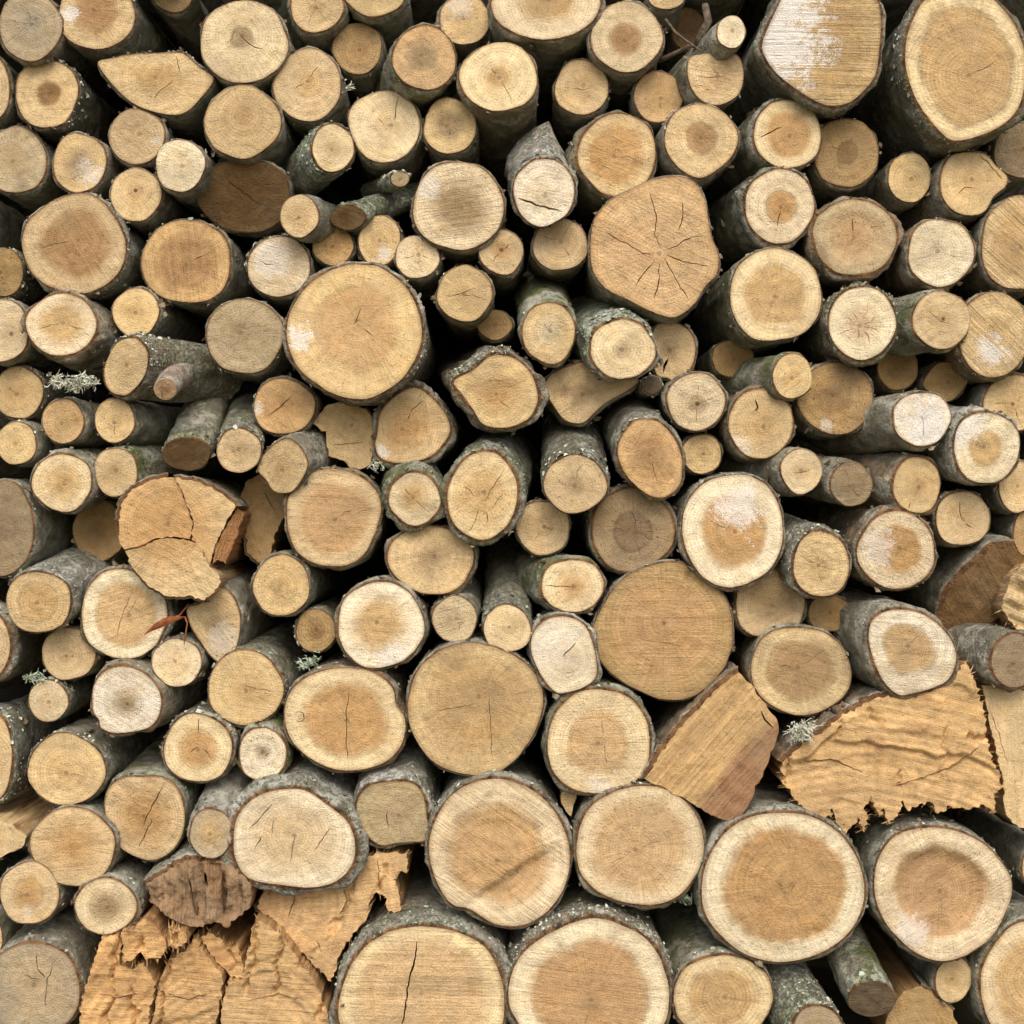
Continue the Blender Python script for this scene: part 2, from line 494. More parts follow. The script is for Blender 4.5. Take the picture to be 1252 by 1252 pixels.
def build_log(i, d):
    seed = 100 + i * 7
    rng = random.Random(seed)
    big = max(d['rx'], d['ry'])
    y0 = d['y'] if d['y'] is not None else rng.uniform(-0.02, 0.02) - (0.012 if big > 60 else 0)
    sx, sz = d['s'] if d['s'] else (rng.uniform(-0.025, 0.025), rng.uniform(-0.02, 0.02))
    if d['ft']:
        a, b = d['ft']
    else:
        a, b = -0.75 * sx + rng.uniform(-0.07, 0.07), -0.75 * sz + rng.uniform(-0.06, 0.06)
    src = None
    if d['kind'] == 'e':
        poly = ellipse_outline(d['cx'], d['cy'], d['rx'], d['ry'], d['rot'], rng, d['wob'])
    elif d['kind'] == 'p':
        poly = catmull(d['pts'], 72)
    else:
        poly, src = jag_outline(d['pts'], rng, d.get('seg', 5.0), d.get('amp', 0.9))
    po = orient(poly)
    if src is not None and not np.array_equal(po, poly):
        src = [src[(len(src) - 2 - q) % len(src)] for q in range(len(src))]
    poly = po
    ctr = np.array([d['cx'], d['cy']], float)
    pith = np.array(d['pith'], float) if d['pith'] else ctr + np.array([rng.uniform(-.1, .1) * d['rx'], rng.uniform(-.1, .1) * d['ry']])
    k0 = 1 + y0 / D
    Xc, Zc = (d['cx'] - CX) * S * k0, ZC - (d['cy'] - CY) * S * k0
    org = np.array([Xc, y0, Zc])
    root = bpy.data.objects.new(d['name'], None)
    root.empty_display_size = 0.05
    root.location = org
    C.objects.link(root)
    root['label'] = d['label']; root['category'] = d.get('cat', 'log'); root['group'] = d.get('group', GROUP)
    # ---- slits
    cr = []
    if d['c'] is None:
        nn = 0 if big < 27 else rng.choice([2, 3, 4, 5])
        cr = auto_cracks(poly, pith, nn, rng, 0.62)
    elif isinstance(d['c'], int):
        cr = auto_cracks(poly, pith, d['c'], rng, d['cw'])
    else:
        cr = [(ln, d['cw']) for ln in d['c']]
    holes = []
    for ln, w in cr:
        h = crack_poly(ln, w, rng)
        if inside(h, poly).all() and all(dist_poly(h, q).min() > 0.8 and not inside(h, q).any() for q in holes) and dist_poly(h, poly).min() > 0.8:
            holes.append(h)
    sp = 2.7 if d.get('strata') else 3.4 if (d['kind'] == 'j' and big > 40) else min(6.0, max(3.2, big / 14))
    vs, fs = face_mesh(poly, holes, sp, rng)
    W = plane_pts(vs, y0, a, b, Xc, Zc)
    # normalised radius
    dv = vs - pith; rad = np.linalg.norm(dv, axis=1)
    if d['kind'] == 'j' or d['gm']:
        Rm = d.get('R') or np.linalg.norm(poly - pith, axis=1).max()
        rn = np.minimum(rad / Rm, 0.92)
    else:
        pb = poly - pith; ab = np.arctan2(pb[:, 1], pb[:, 0]); o_ = np.argsort(ab)
        rb = np.interp(np.arctan2(dv[:, 1], dv[:, 0]), ab[o_], np.linalg.norm(pb, axis=1)[o_], period=2 * math.pi)
        rn = rad / np.maximum(rb, 1e-6)
    # relief of the sawn or broken end
    edge_d = dist_poly(vs, poly)
    rough = d['rough']
    dy = np.zeros(len(vs))
    for q in range(len(vs)):
        v = Vector((vs[q, 0] * 0.045, vs[q, 1] * 0.045, seed))
        dy[q] = fractal(v, 3) * rough
        if d['tear']:
            an = math.atan2(dv[q, 1], dv[q, 0])      # ledges that follow the torn growth rings
            w_ = Vector((rad[q] * 0.075, an * rad.mean() * 0.016, seed + 3.0))
            lv = fractal(w_, 3) * 2.2
            fl_ = math.floor(lv); lv = fl_ + min(1.0, (lv - fl_) * 4.0)
            dy[q] += lv * d['tear'] * 0.7 + fractal(Vector((vs[q, 0] * 0.2, vs[q, 1] * 0.2, seed)), 2) * d['tear'] * 0.25
    if d.get('strata'):
        ks, am, kg, dep, ang = d['strata']            # layers torn along the rings, and deep crevices across them
        hsh = lambda m: random.Random(m * 131 + seed).uniform(-1, 1)
        ca, sa = math.cos(R(ang)), math.sin(R(ang))
        for q in range(len(vs)):
            x_, y_ = vs[q]
            s_ = rad[q] * ks + 1.1 * fractal(Vector((x_ * .012, y_ * .012, seed)), 3)
            lv = math.floor(s_); fr = s_ - lv; t_ = min(1.0, max(0.0, (fr - .86) / .14))
            dy[q] += am * (hsh(lv) * (1 - t_) + hsh(lv + 1) * t_ + (fr - .5) * .7 * (1 - t_))
            g_ = (x_ * ca + y_ * sa) * kg + .55 * fractal(Vector((x_ * .02, y_ * .02, seed + 9)), 4)
            fg = abs(g_ - round(g_)) / kg             # distance to the nearest crevice, pixels
            on = fractal(Vector((x_ * .014, y_ * .014, seed + 17 + 3.7 * round(g_))), 2)
            if on > -.05 and fg < 3.2:
                dy[q] += dep * min(1.0, (on + .05) * 4) * (1 - fg / 3.2) ** .6
    dy *= np.clip(edge_d / 5, 0.3, 1)
    if d['dish']:
        dd = np.clip(1 - (rn / d.get('dr', 0.72)) ** 2, 0, 1)
        dy += d['dish'] * np.minimum(1, dd * 2.2)
    if d['step']:
        x1, y1, x2, y2, dep, wid = d['step']
        t = np.array([x2 - x1, y2 - y1], float); Lt = np.linalg.norm(t); t /= Lt; nn_ = np.array([-t[1], t[0]])
        sd = (vs - np.array([x1, y1])) @ nn_; al = ((vs - np.array([x1, y1])) @ t) / Lt
        fall = np.clip(sd / 3, 0, 1) * np.clip(1 - sd / wid, 0, 1) * np.clip(np.minimum(al, 1 - al) * 5, 0, 1)
        dy += dep * fall
    pw = plane_pts(pith[None], y0, a, b, Xc, Zc)[0]
    gr = np.stack([W[:, 0] - pw[0], W[:, 2] - pw[2], np.zeros(len(W))], 1)
    W[:, 1] += dy
    Lc = W - org
    V = [tuple(v) for v in Lc]; F = [tuple(int(q) for q in f) for f in fs]
    G = list(gr); RN = list(rn)
    # walls inside the slits
    nb = len(poly)
    for h in holes:
        w0 = plane_pts(h, y0, a, b, Xc, Zc) - org; m = len(h); b0 = len(V)
        dep = min(0.012, 0.0035 + 0.0006 * m)
        for dz in (0.0, dep):
            for q in range(m):
                V.append((w0[q, 0], w0[q, 1] + dz + 0.0006, w0[q, 2])); G.append((0.03, 0.03, 0)); RN.append(0.8)
        for q in range(m):
            q2 = (q + 1) % m
            F.append((b0 + q, b0 + q2, b0 + m + q2, b0 + m + q))
    face = mesh_obj('cut_face', V, F, M_END, root, attrs={'gr': ('FLOAT_VECTOR', G), 'rn': ('FLOAT', RN)})
    props_face(face, d, seed, pith, ctr)
    # ---- the body behind the end
    P0 = plane_pts(poly, y0, a, b, Xc, Zc) - org
    c0 = P0.mean(0)
    n = len(poly)
    tn = np.roll(P0, -1, 0) - np.roll(P0, 1, 0)
    nr = np.stack([-tn[:, 2], np.zeros(n), tn[:, 0]], 1)
    nr /= np.maximum(np.linalg.norm(nr, axis=1), 1e-9)[:, None]
    if np.sum(nr * (P0 - c0)) < 0:
        nr = -nr
    if src is None:                                   # smooth the outward directions a little
        nr = (np.roll(nr, 1, 0) + 2 * nr + np.roll(nr, -1, 0)); nr /= np.linalg.norm(nr, axis=1)[:, None]
    bt = (d['bt'] if d['bt'] is not None else (2.2 if big < 35 else 3.0 if big < 60 else 4.0)) * S
    LEN = d['len']; rings = [t for t in RINGS if t < LEN - 0.05] + [LEN]
    ax = np.array([sx, 1.0, sz])
    bw = np.array([0.45 + 1.1 * max(0.0, min(1.0, 0.5 + 0.9 * noise.noise(Vector((math.cos(6.2832 * q / n) * 1.6 + seed, math.sin(6.2832 * q / n) * 1.6, 0.0))))) for q in range(n)])
    def section(t):
        tap = 1.0 - 0.10 * t / 0.62 + d['grow'] * min(t / 0.06, 1)
        return (P0 - c0) * np.array([tap, 1 - t / LEN * 0.9, tap]) + c0 + ax * t
    if d['kind'] != 'j':
        V = []; F = []; RIM = []; MI = []
        OUT = []
        for r, t in enumerate(rings):
            sec = section(t)
            row = []
            for q in range(n):
                p = sec[q]
                wq = Vector((p[0] * 42 + seed, p[1] * 26, p[2] * 42))
                wf = Vector((p[0] * 130, p[1] * 90 + seed, p[2] * 130))
                if r == 0:
                    off = -0.0004; yy = 0.0003
                elif r == 1:
                    off = min(bt * bw[q] * 0.4, 0.0030) * (1 + 0.5 * fractal(wf, 2)); yy = 0.0006 + max(0, fractal(wq, 2)) * 0.003
                elif r == 2:
                    off = bt * bw[q] * (0.8 + 0.3 * fractal(wq, 2)) ; yy = 0.0012 + max(0, fractal(wf, 2)) * 0.003
                else:
                    off = bt * (bw[q] if r < 5 else 1.0) * 1.05 + fractal(wq, 3) * min(0.0058, 0.0018 + 0.035 * bt * 10) + fractal(wf, 2) * 0.0018; yy = 0
                p = p + nr[q] * off; p[1] += yy
                row.append(p); V.append(p); RIM.append(1.0 if r == 0 else 0.75 if r == 1 else 0.2 if r == 2 else 0.0)
            OUT.append(np.array(row))
        for r in range(len(rings) - 1):
            for q in range(n):
                q2 = (q + 1) % n
                F.append((r * n + q, (r + 1) * n + q, (r + 1) * n + q2, r * n + q2)); MI.append(0)
        F.append(tuple((len(rings) - 1) * n + q for q in range(n))); MI.append(1)
        bark = mesh_obj('bark', V, F, [M_BARK, M_SPLIT], root, MI, attrs={'rim': ('FLOAT', RIM)})
        nfl = int((d['fl'] * 70 + (d['l'] * 34 + 3 if big > 22 else 0)) * (big / 45))
        if nfl > 2:
            lo, hi = d['flr']
            def pick():
                while True:
                    q = rng.randrange(n)
                    an = math.degrees(math.atan2(nr[q][0], nr[q][2]))
                    if lo <= an <= hi or (lo > hi and (an >= lo or an <= hi)):
                        break
                r = min(len(rings) - 3, 1 + int(abs(rng.gauss(0, 3.4))))
                u = rng.random()
                return OUT[r][q] * (1 - u) + OUT[r + 1][q] * u, nr[q]
            lichen_part(bark, root, pick, nfl, rng, mat=M_LICHG if rng.random() < 0.4 else M_LICH)
        if big > 26 and nfl > 2:
            lo, hi = -170, 170
            lichen_part(bark, root, pick, int(6 + big / 6), rng, size=(2.0, 6.0), mat=M_FLAKE, name='bark_flakes', curl=0.9)
        ptc = BRK[d['b']]
        bark['tone'] = list(lin(*ptc)); bark['seed'] = (seed * 0.913) % 31.0; bark['green'] = float(d['g']); bark['lichen'] = float(d['l'] + d['fl'] * 0.3)
    else:
        V = []; F = []
        for r, t in enumerate(rings):
            sec = section(t)
            for q in range(n):
                p = sec[q]
                off = -0.0003 if r == 0 else fractal(Vector((p[0] * 55 + seed, p[1] * 6, p[2] * 55)), 3) * 0.003
                V.append(p + nr[q] * off + np.array([0, 0.0003 if r == 0 else 0, 0]))
        for r in range(len(rings) - 1):
            for q in range(n):
                q2 = (q + 1) % n
                F.append((r * n + q, (r + 1) * n + q, (r + 1) * n + q2, r * n + q2))
        F.append(tuple((len(rings) - 1) * n + q for q in range(n)))
        side = mesh_obj('split_side', V, F, M_SPLIT, root)
        side['tone'] = list(lin(*(SAP[d['tone']] if isinstance(d['tone'], str) else d['tone']))); side['seed'] = seed * 0.37
        if d['bark']:
            V = []; F = []; RIM = []; m = len(d['pts']); runs = []
            want = set(d['bark'])
            on = [(src[q] in want) for q in range(n)]
            for q in range(n):
                q2 = (q + 1) % n
                if not on[q]:
                    continue
                b0 = len(V)
                for r, t in enumerate(rings):
                    sec = section(t)
                    for qq in (q, q2):
                        p = sec[qq]; wf = Vector((p[0] * 60 + seed, p[1] * 40, p[2] * 60))
                        off = -0.0002 if r == 0 else bt * (0.75 if r == 1 else 1.1) * (1 + 0.22 * fractal(wf, 2)) + (0.0006 if r else 0)
                        V.append(p + nr[qq] * off + np.array([0, 0.0004 if r == 0 else 0.002 + 0.004 * max(0, fractal(wf, 2)) if r == 1 else 0, 0]))
                        RIM.append(1.0 if r == 0 else 0.85 if r == 1 else 0.0)
                for r in range(len(rings) - 1):
                    F.append((b0 + 2 * r, b0 + 2 * r + 2, b0 + 2 * r + 3, b0 + 2 * r + 1))
            if F:
                bark = mesh_obj('bark', V, F, M_BARK, root, attrs={'rim': ('FLOAT', RIM)})
                bm = bmesh.new(); bm.from_mesh(bark.data); bmesh.ops.remove_doubles(bm, verts=bm.verts, dist=1e-5); bm.to_mesh(bark.data); bm.free()
                bark['tone'] = list(lin(*BRK[d['b']])); bark['seed'] = (seed * 0.913) % 31.0; bark['green'] = float(d['g']); bark['lichen'] = float(d['l'])
    if d.get('fringe'):
        nf, ang, ln = d['fringe']
        V = []; F = []
        cand = [q for q in range(n) if not (d['bark'] and src is not None and src[q] in set(d['bark']))]
        for _ in range(nf):
            q = rng.choice(cand); p = P0[q] - nr[q] * rng.uniform(0, .004) + np.array([0, rng.uniform(0.0, .02), 0])
            a2 = R(ang + rng.gauss(0, 22)); sg = 1 if (math.cos(a2) * nr[q][0] + math.sin(a2) * nr[q][2]) > 0 else -1
            dr = np.array([math.cos(a2) * sg, rng.gauss(-.1, .35), math.sin(a2) * sg])
            pr = np.array([-dr[2], 0, dr[0]]); w2 = rng.uniform(.0006, .0022); l2 = ln * S * rng.uniform(.3, 1.2)
            bk = np.array([0, .002, 0]); k = len(V)
            V += [p - pr * w2 - dr * .004, p + pr * w2 - dr * .004, p + dr * l2, p + bk - dr * .004]
            F += [(k, k + 1, k + 2), (k + 1, k + 3, k + 2), (k + 3, k, k + 2)]
        fo = mesh_obj('torn_fibres', V, F, M_SPLIT, side if d['kind'] == 'j' else bark, smooth=False)
        fo['kind'] = 'stuff'; fo['tone'] = list(lin(212, 176, 120)); fo['seed'] = seed * 0.11
    d['root'] = root
    return root

def tube_mesh(name, pts, rads, mat, parent=None, n=8, cap=None):
    V = []; F = []; MI = []
    pts = [Vector(p) for p in pts]
    for i, p in enumerate(pts):
        t = (pts[min(i + 1, len(pts) - 1)] - pts[max(i - 1, 0)]).normalized()
        u = t.orthogonal().normalized() if i == 0 else (u - t * u.dot(t)).normalized()
        w = t.cross(u)
        for q in range(n):
            a = 6.2832 * q / n
            V.append(p + (u * math.cos(a) + w * math.sin(a)) * rads[i])
    for i in range(len(pts) - 1):
        for q in range(n):
            q2 = (q + 1) % n
            F.append((i * n + q, i * n + q2, (i + 1) * n + q2, (i + 1) * n + q)); MI.append(0)
    F.append(tuple(range(n))[::-1]); MI.append(1 if cap else 0)
    F.append(tuple((len(pts) - 1) * n + q for q in range(n))); MI.append(1 if cap else 0)
    return mesh_obj(name, V, F, [mat] + ([cap] if cap else []), parent, MI)

def wp(px, py, y):                                    # a photograph pixel at depth y
    k = 1 + y / D
    return Vector(((px - CX) * S * k, y, ZC - (py - CY) * S * k))

# ------------------------------------------------------------------ the logs: centre and half-axes (or outline) of each sawn end, in photograph pixels
# ---- top left
L(37, 32, 38, 42, 'g', 'round log with a blue-grey stained middle beside the half-moon split log', h=(.55, (150, 140, 118)), hs=.3, st=.3, sc=(120, 118, 108))
L(118, 15, 46, 46, 't', 'brown-centred log with a white streak just above the half-moon split log', h=(.6, 'b'), w=(84, 18, 16), b='dark', k=(10, .3))
L(212, -9, 24, 24, 'd', 'small log half out of sight above the half-moon split log', y=.05)
L(298, 51, 53, 51, 'p', 'large pale log with a cracked ring round its pith, above the smooth tan log', h=(.24, 'g'), hl=.8, c=[[(292, 40), (300, 50), (312, 58), (322, 60)], [(286, 38), (280, 52)]], pith=(296, 44))
L(-17, 108, 29, 42, 't', 'log mostly out of sight beside the log with a small dark brown heart')
L(57, 114, 38, 42, 't', 'log with a small dark brown heart and lichened bark next to the half-moon split log', h=(.36, 'd'), hs=.06, b='dark', l=.5, fl=.5, flr=(20, 150), c=0)
P([(120, 78), (135, 72), (153, 68), (175, 66), (194, 65), (212, 65), (225, 66), (243, 82), (261, 96), (245, 120), (225, 138), (199, 139), (166, 128), (141, 107)], 't', 'half-moon split log with a flat top and pointed end', name='split_log', c=[[(188, 120), (198, 108), (212, 100)], [(216, 68), (220, 88)]], h=(.5, 't'), bt=2.5, l=.4, fl=.35, rough=.002, y=-.005)
L(167, 167, 34, 33, 't', 'small round tan log directly under the half-moon split log', y=.0, c=0, w=(192, 172, 10), wa=.35)
L(220, 202, 30, 32, 'w', 'bright pinkish-white small log beside the dark brown shadowed log', y=-.03, k=(20, .4), c=0, l=.4)
L(166, 238, 31, 32, 'y', 'small yellow round log with a dot-like pith under the pinkish-white one', c=0, pith=(166, 233), pk=1.0)
L(97, 199, 32, 36, 't', 'oval tan log with a pale lower edge, resting on a large brown-hearted log', h=(.42, 'g'), hs=.25, c=0, w=(112, 215, 22), wa=.5)
L(18, 196, 39, 40, 'g', 'dull grey-tan log with dark mildew along its lower edge', st=.6, sc=(90, 78, 58), sp=.6, l=.4, c=0)
L(91, 299, 62, 61, 't', 'large brown-hearted log with a pale outer ring under the oval tan log', h=(.68, 'b'), hs=.07, k=(60, .5), l=.3, fl=.3, flr=(20, 160), ring=.09, c=1)
L(228, 320, 55, 51, 'o', 'large orange-tan log with upright saw lines, below the dark brown shadowed log', h=(.72, 'b'), hs=.12, k=(84, .8), l=.4, c=1)
L(296, 149, 46, 44, 't', 'smooth tan log sitting on the dark brown shadowed log', h=(.5, 't'), hs=.3, c=0, pith=(298, 142), pk=.2)
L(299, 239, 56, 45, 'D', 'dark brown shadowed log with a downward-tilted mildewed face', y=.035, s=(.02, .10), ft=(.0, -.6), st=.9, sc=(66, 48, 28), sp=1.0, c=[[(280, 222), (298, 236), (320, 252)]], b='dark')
L(3, 333, 25, 30, 'd', 'mossy rough little log beside the large brown-hearted log', st=.8, sc=(84, 70, 46), sp=.9, b='dark', fl=1.2, flr=(-180, 180), l=.7, y=.02)
# ---- top middle
L(387, 9, 32, 30, 't', 'tan log half out of sight just above the larger tan log under it', l=.2, bt=4)
L(458, -9, 38, 28, 't', 'pale sliver of a log above the plain caramel log', y=.01)
L(568, 24, 31, 30, 't', 'small log with dark spots low on its face, above a dark mottled-hearted log', sp=.6, c=0, s=(-.18, 0), w=(562, 10, 18), wa=.4)
L(437, 59, 30, 31, 'd', 'plain caramel-coloured small round log with no cracks', c=0, y=.045)
L(519, 71, 38, 39, 'o', 'log with a dark mottled heart and greenish bark showing beneath it', h=(.45, 'g'), hs=.16, s=(-.24, -.06), g=.7, bt=4, y=-.03, c=0, sp=.5)
L(376, 104, 41, 44, 't', 'tan log with a pale pith knot, beside the large pale log with a cracked ring', h=(.3, 'y'), hs=.2, c=2)
L(610, 94, 47, 42, 'p', 'pale log with a small tan heart and brown bark hanging below its face', h=(.36, 't'), hs=.1, b='brown', s=(0, -.12), y=-.03, c=2)
L(470, 154, 43, 44, 'p', 'pale squarish-round log with a short crack above its pith', c=[[(482, 148), (484, 130), (488, 116)], [(470, 152), (462, 144)]], pith=(478, 153), wob=.03)
L(550, 154, 32, 34, 'y', 'small yellow log with fine cracks beside the pale squarish-round log', c=4, cw=.8, h=(.5, 'g'), hs=.15, l=.3)
L(407, 181, 25, 29, 'p', 'small pale log whose bark is thick with crusty lichen on one side', s=(-.45, -.05), fl=2.6, flr=(-150, -30), l=.8, y=-.04, bt=4, c=0, len=.4)
L(366, 264, 23, 26, 'y', 'small yellow log with grey bark poking out beside the dark brown shadowed log', s=(.30, .06), y=-.04, c=0, len=.4)
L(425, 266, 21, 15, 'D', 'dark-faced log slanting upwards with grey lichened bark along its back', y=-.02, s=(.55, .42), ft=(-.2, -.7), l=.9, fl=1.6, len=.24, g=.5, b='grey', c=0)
L(489, 219, 11, 9, 'g', 'thin lichened stick end lying across the slanting dark-faced log', y=-.03, s=(-.35, .12), fl=2.0, l=1.0, len=.2, name='stick', cat='stick', c=0, b='pale')
L(560, 252, 55, 54, 'p', 'large fuzzy-grained log with a smoky grey-brown heart', h=(.6, 'g'), hs=.2, k=(-8, .7), w=(522, 226, 18), wa=.5, y=-.03, st=.25, b='brown', c=0, rough=.002)
L(407, 301, 25, 23, 'o', 'small orange log wedged on top of the giant orange-hearted log', c=0, y=.02, h=(.5, 'o'), hs=.3)
L(464, 294, 25, 31, 't', 'narrow oval log with a white streak, beside the little orange log', rot=10, w=(470, 308, 16), wa=.6, c=0, y=.0)
L(510, 314, 27, 26, 'p', 'small pale log with spoke-like cracks under the large fuzzy-grained log', c=5, cw=.9, y=-.01)
L(613, 308, 27, 27, 'y', 'small yellow log with a dark pith touching the large fuzzy-grained log', c=2, pk=.9, h=(.4, 'o'), hs=.25)
L(341, 326, 38, 37, 'p', 'pale log with a ragged lichened upper edge beside the giant orange-hearted log', w=(330, 318, 26), wa=.6, fl=1.0, flr=(-100, 20), l=.7, k=(15, .5), c=1)
# ---- top right
L(667, 3, 66, 45, 'p', 'wide pale log cut off at the top, above the small uncracked tan log', h=(.5, 't'), hs=.12, s=(0, -.08), y=-.03, bt=5)
L(766, 45, 43, 43, 'p', 'log with a reddish-brown mottled heart beside the thin twigs', h=(.45, 'b'), hs=.09, st=.3, sc=(120, 84, 52), l=.3, c=0, k=(80, .3))
L(815, -6, 23, 17, 't', 'pale sliver of a log above the thin twigs', y=.02, c=0)
L(894, 39, 17, 20, 'w', 'tiny whitish log beside the white-mouldy log', y=-.05, s=(-.35, -.16), len=.35, c=0, l=.3)
L(711, 107, 33, 33, 't', 'small uncracked tan log with one faint line, below the wide pale log', c=[[(700, 108), (712, 109), (726, 106)]], cw=.7, y=.015)
L(805, 118, 30, 31, 'o', 'small log with an orange upper edge under the thin twigs', h=(.6, 'y'), hs=.3, c=1, y=.03)
P([(843, 72), (858, 66), (880, 65), (900, 67), (908, 82), (908, 102), (900, 118), (880, 128), (862, 125), (848, 112), (841, 92)], 't', 'flat-topped tan log with level cracks under the tiny whitish log', c=[[(850, 92), (866, 96), (880, 92)], [(846, 104), (862, 106)], [(870, 82), (880, 94), (892, 98)]], cw=.8, s=(-.16, 0), k=(5, .5), y=-.02, g=.5)
P([(813, 165), (822, 142), (840, 130), (862, 128), (885, 138), (899, 156), (902, 172), (895, 190), (880, 205), (862, 216), (848, 216), (830, 205), (816, 186)], 'y', 'yellow log with a square brown heart and a pinched lower edge', h=(.42, 'b'), hs=.08, hl=.5, c=0, y=-.035, l=.3, bt=4, s=(-.05, .02), pith=(857, 168))
L(755, 189, 47, 50, 'y', 'log with a faint orange ring, resting on the star-cracked lobed log', h=(.72, 'o'), hs=.08, k=(20, .5), s=(-.16, .02), y=-.02, c=1, b='brown', g=.4, bt=5, ring=.07)
L(665, 235, 37, 41, 'w', 'whitish log with a dark slash and peeled grey bark flaring above it', c=[[(633, 242), (655, 250), (688, 259)]], cw=3.0, s=(-.03, .30), ft=(0, -.08), len=.24, b='pale', l=1.0, y=-.05, bt=4)
L(685, 299, 33, 32, 't', 'small tan log with a tiny cracked pith touching the star-cracked lobed log', c=3, cw=.8, b='brown', pith=(686, 296))
P([(722, 300), (727, 268), (745, 246), (770, 232), (800, 219), (830, 216), (850, 224), (862, 245), (866, 270), (870, 290), (878, 312), (876, 335), (862, 350), (850, 370), (835, 383), (820, 388), (795, 380), (765, 365), (740, 352), (725, 330)], 'o', 'star-cracked lobed log, big and orange-tan, with a bump on one side', h=(.85, (206, 160, 100)), pith=(806, 310), c=[[(808, 302), (800, 286), (803, 268), (795, 236)], [(813, 306), (828, 300), (846, 290), (860, 288)], [(800, 309), (786, 310), (766, 298), (740, 284)], [(801, 317), (788, 332), (776, 350)], [(812, 316), (824, 336), (836, 356), (842, 368)], [(815, 312), (836, 320), (866, 326)], [(806, 320), (806, 344), (800, 366)], [(830, 282), (836, 262), (834, 246)]], cw=1.4, y=-.045, rough=.003, st=.25, sc=(176, 112, 58), bt=2.5, l=.3, k=(28, .5))
L(963, 164, 41, 42, 'p', 'log with a rough orange-ringed heart and long greenish bark, above the pale red-hearted log', h=(.68, 'o'), hs=.08, c=[[(928, 168), (945, 160), (956, 156)]], cw=1.6, s=(-.17, 0), y=-.02, g=.5, bt=4, l=.3)
L(953, 252, 42, 45, 'p', 'pale red-hearted log with whitish bark on its upper side', h=(.44, 'o'), hs=.08, hl=.4, s=(-.12, .06), y=-.02, b='pale', l=.6, g=.5, bt=5, c=1, k=(45, .4))
P([(932, 54), (943, 25), (955, 0), (965, -22), (1010, -34), (1050, -25), (1072, 0), (1077, 25), (1075, 60), (1070, 92), (1052, 115), (1034, 127), (1009, 128), (983, 115), (952, 92), (937, 72)], 't', 'big log with a white mould patch and level saw lines', w=(950, 44, 76), wa=1.0, k=(0, 1.0), h=(.78, 't'), hs=.2, b='grey', l=.9, y=-.05, c=0, bt=5, sp=.4)
P([(1108, 51), (1116, 25), (1131, 0), (1160, -14), (1200, -10), (1227, 12), (1245, 40), (1254, 75), (1250, 118), (1235, 145), (1205, 163), (1168, 172), (1147, 158), (1121, 123), (1108, 84)], 'p', 'huge egg-shaped log with a pale rim and thick mossy bark', h=(.78, 't'), hs=.04, hl=.7, pith=(1184, 92), c=[[(1190, 90), (1206, 82), (1218, 74)]], ring=.10, rk=900., y=-.06, bt=7, b='dark', l=.35, g=.35, fl=.3, flr=(-180, -60), k=(20, .3))
L(1035, 187, 39, 42, 'd', 'olive-tan log with a small dark ring at its heart, under the big mould-patched log', h=(.30, 'd'), hs=.05, hl=.9, c=1, y=.015)
L(1112, 217, 26, 30, 'y', 'small plain yellow log under the huge egg-shaped log', c=0, y=.01, g=.3)
P([(1152, 210), (1163, 191), (1186, 186), (1205, 189), (1218, 203), (1231, 216), (1229, 228), (1215, 240), (1203, 259), (1182, 263), (1163, 255), (1151, 235)], 't', 'tan log with a peeling sliver at its corner, under the huge egg-shaped log', c=[[(1198, 190), (1206, 198), (1218, 210), (1226, 220)], [(1172, 236), (1180, 228), (1190, 230)]], cw=1.8, s=(-.1, -.05), l=.5, fl=.4, y=-.01)
L(1250, 184, 34, 34, 'G', 'dull olive log tucked beside the huge egg-shaped log', y=.05, c=0, st=.4)
L(1045, 290, 51, 46, 'g', 'brown log with a crumbling reddish rim beneath the log with a small dark ring', h=(.62, (176, 132, 80)), hs=.25, bt=6, b='red', st=.9, sc=(120, 96, 66), sp=.8, c=1, y=-.01, rough=.003, dish=.004)
L(1150, 309, 40, 41, 'w', 'chalky pinkish log with a crisp round outline beneath the small plain yellow log', h=(.4, 'w'), hs=.3, c=3, cw=.7, y=-.02, st=.2, b='red')
L(1247, 298, 47, 58, 't', 'log with slanting saw lines next to the chalky pinkish log', k=(42, 1.1), c=0, y=-.02, h=(.7, 't'), hs=.2)
# ---- upper-middle band, left
L(4, 404, 30, 38, 'p', 'pale log with a tiny dotted pith beside the log with thick brownish bark', c=0, pk=.8, pith=(14, 408))
L(75, 397, 43, 37, 'p', 'log with a smudged heart and thick brownish bark hung with leafy lichen', h=(.6, 'y'), hs=.12, s=(.12, -.10), b='brown', y=-.05, bt=5, c=2, l=.2)
L(166, 382, 28, 30, 'y', 'small yellow log between the large brown-hearted and large orange-tan ones', c=0, l=.2, y=.0)
L(299, 411, 47, 45, 'g', 'grey-pink log with a dusty face beside the giant orange-hearted log', h=(.3, 'g'), hs=.3, st=.3, sp=.5, y=-.02, c=0, l=.3)
L(154, 448, 25, 36, 'y', 'tilted oval log whose dark lichened body carries a sawn branch stub', rot=20, s=(.60, .02), ft=(-.35, -.1), len=.2, l=.35, fl=3.0, flr=(-60, 100), y=-.06, b='brown', bt=4, c=0)
L(23, 480, 29, 32, 't', 'log with a crumbling grey edge beside the hanging leafy lichen', h=(.5, 'y'), hs=.3, fl=.4, flr=(20, 120), st=.2, c=1)
L(77, 515, 25, 27, 'o', 'small orange log with a dark nick, under the hanging leafy lichen', c=0, y=-.02, h=(.6, 'y'), hs=.3, s=(.15, 0))
L(140, 514, 24, 27, 'y', 'small yellow log under the tilted oval log with the branch stub', c=1, s=(.22, 0), y=-.02)
L(20, 542, 24, 26, 'y', 'small yellow log with a chipped lower edge under the crumbling grey-edged log', c=0, s=(.12, .02), y=-.01, l=.3)
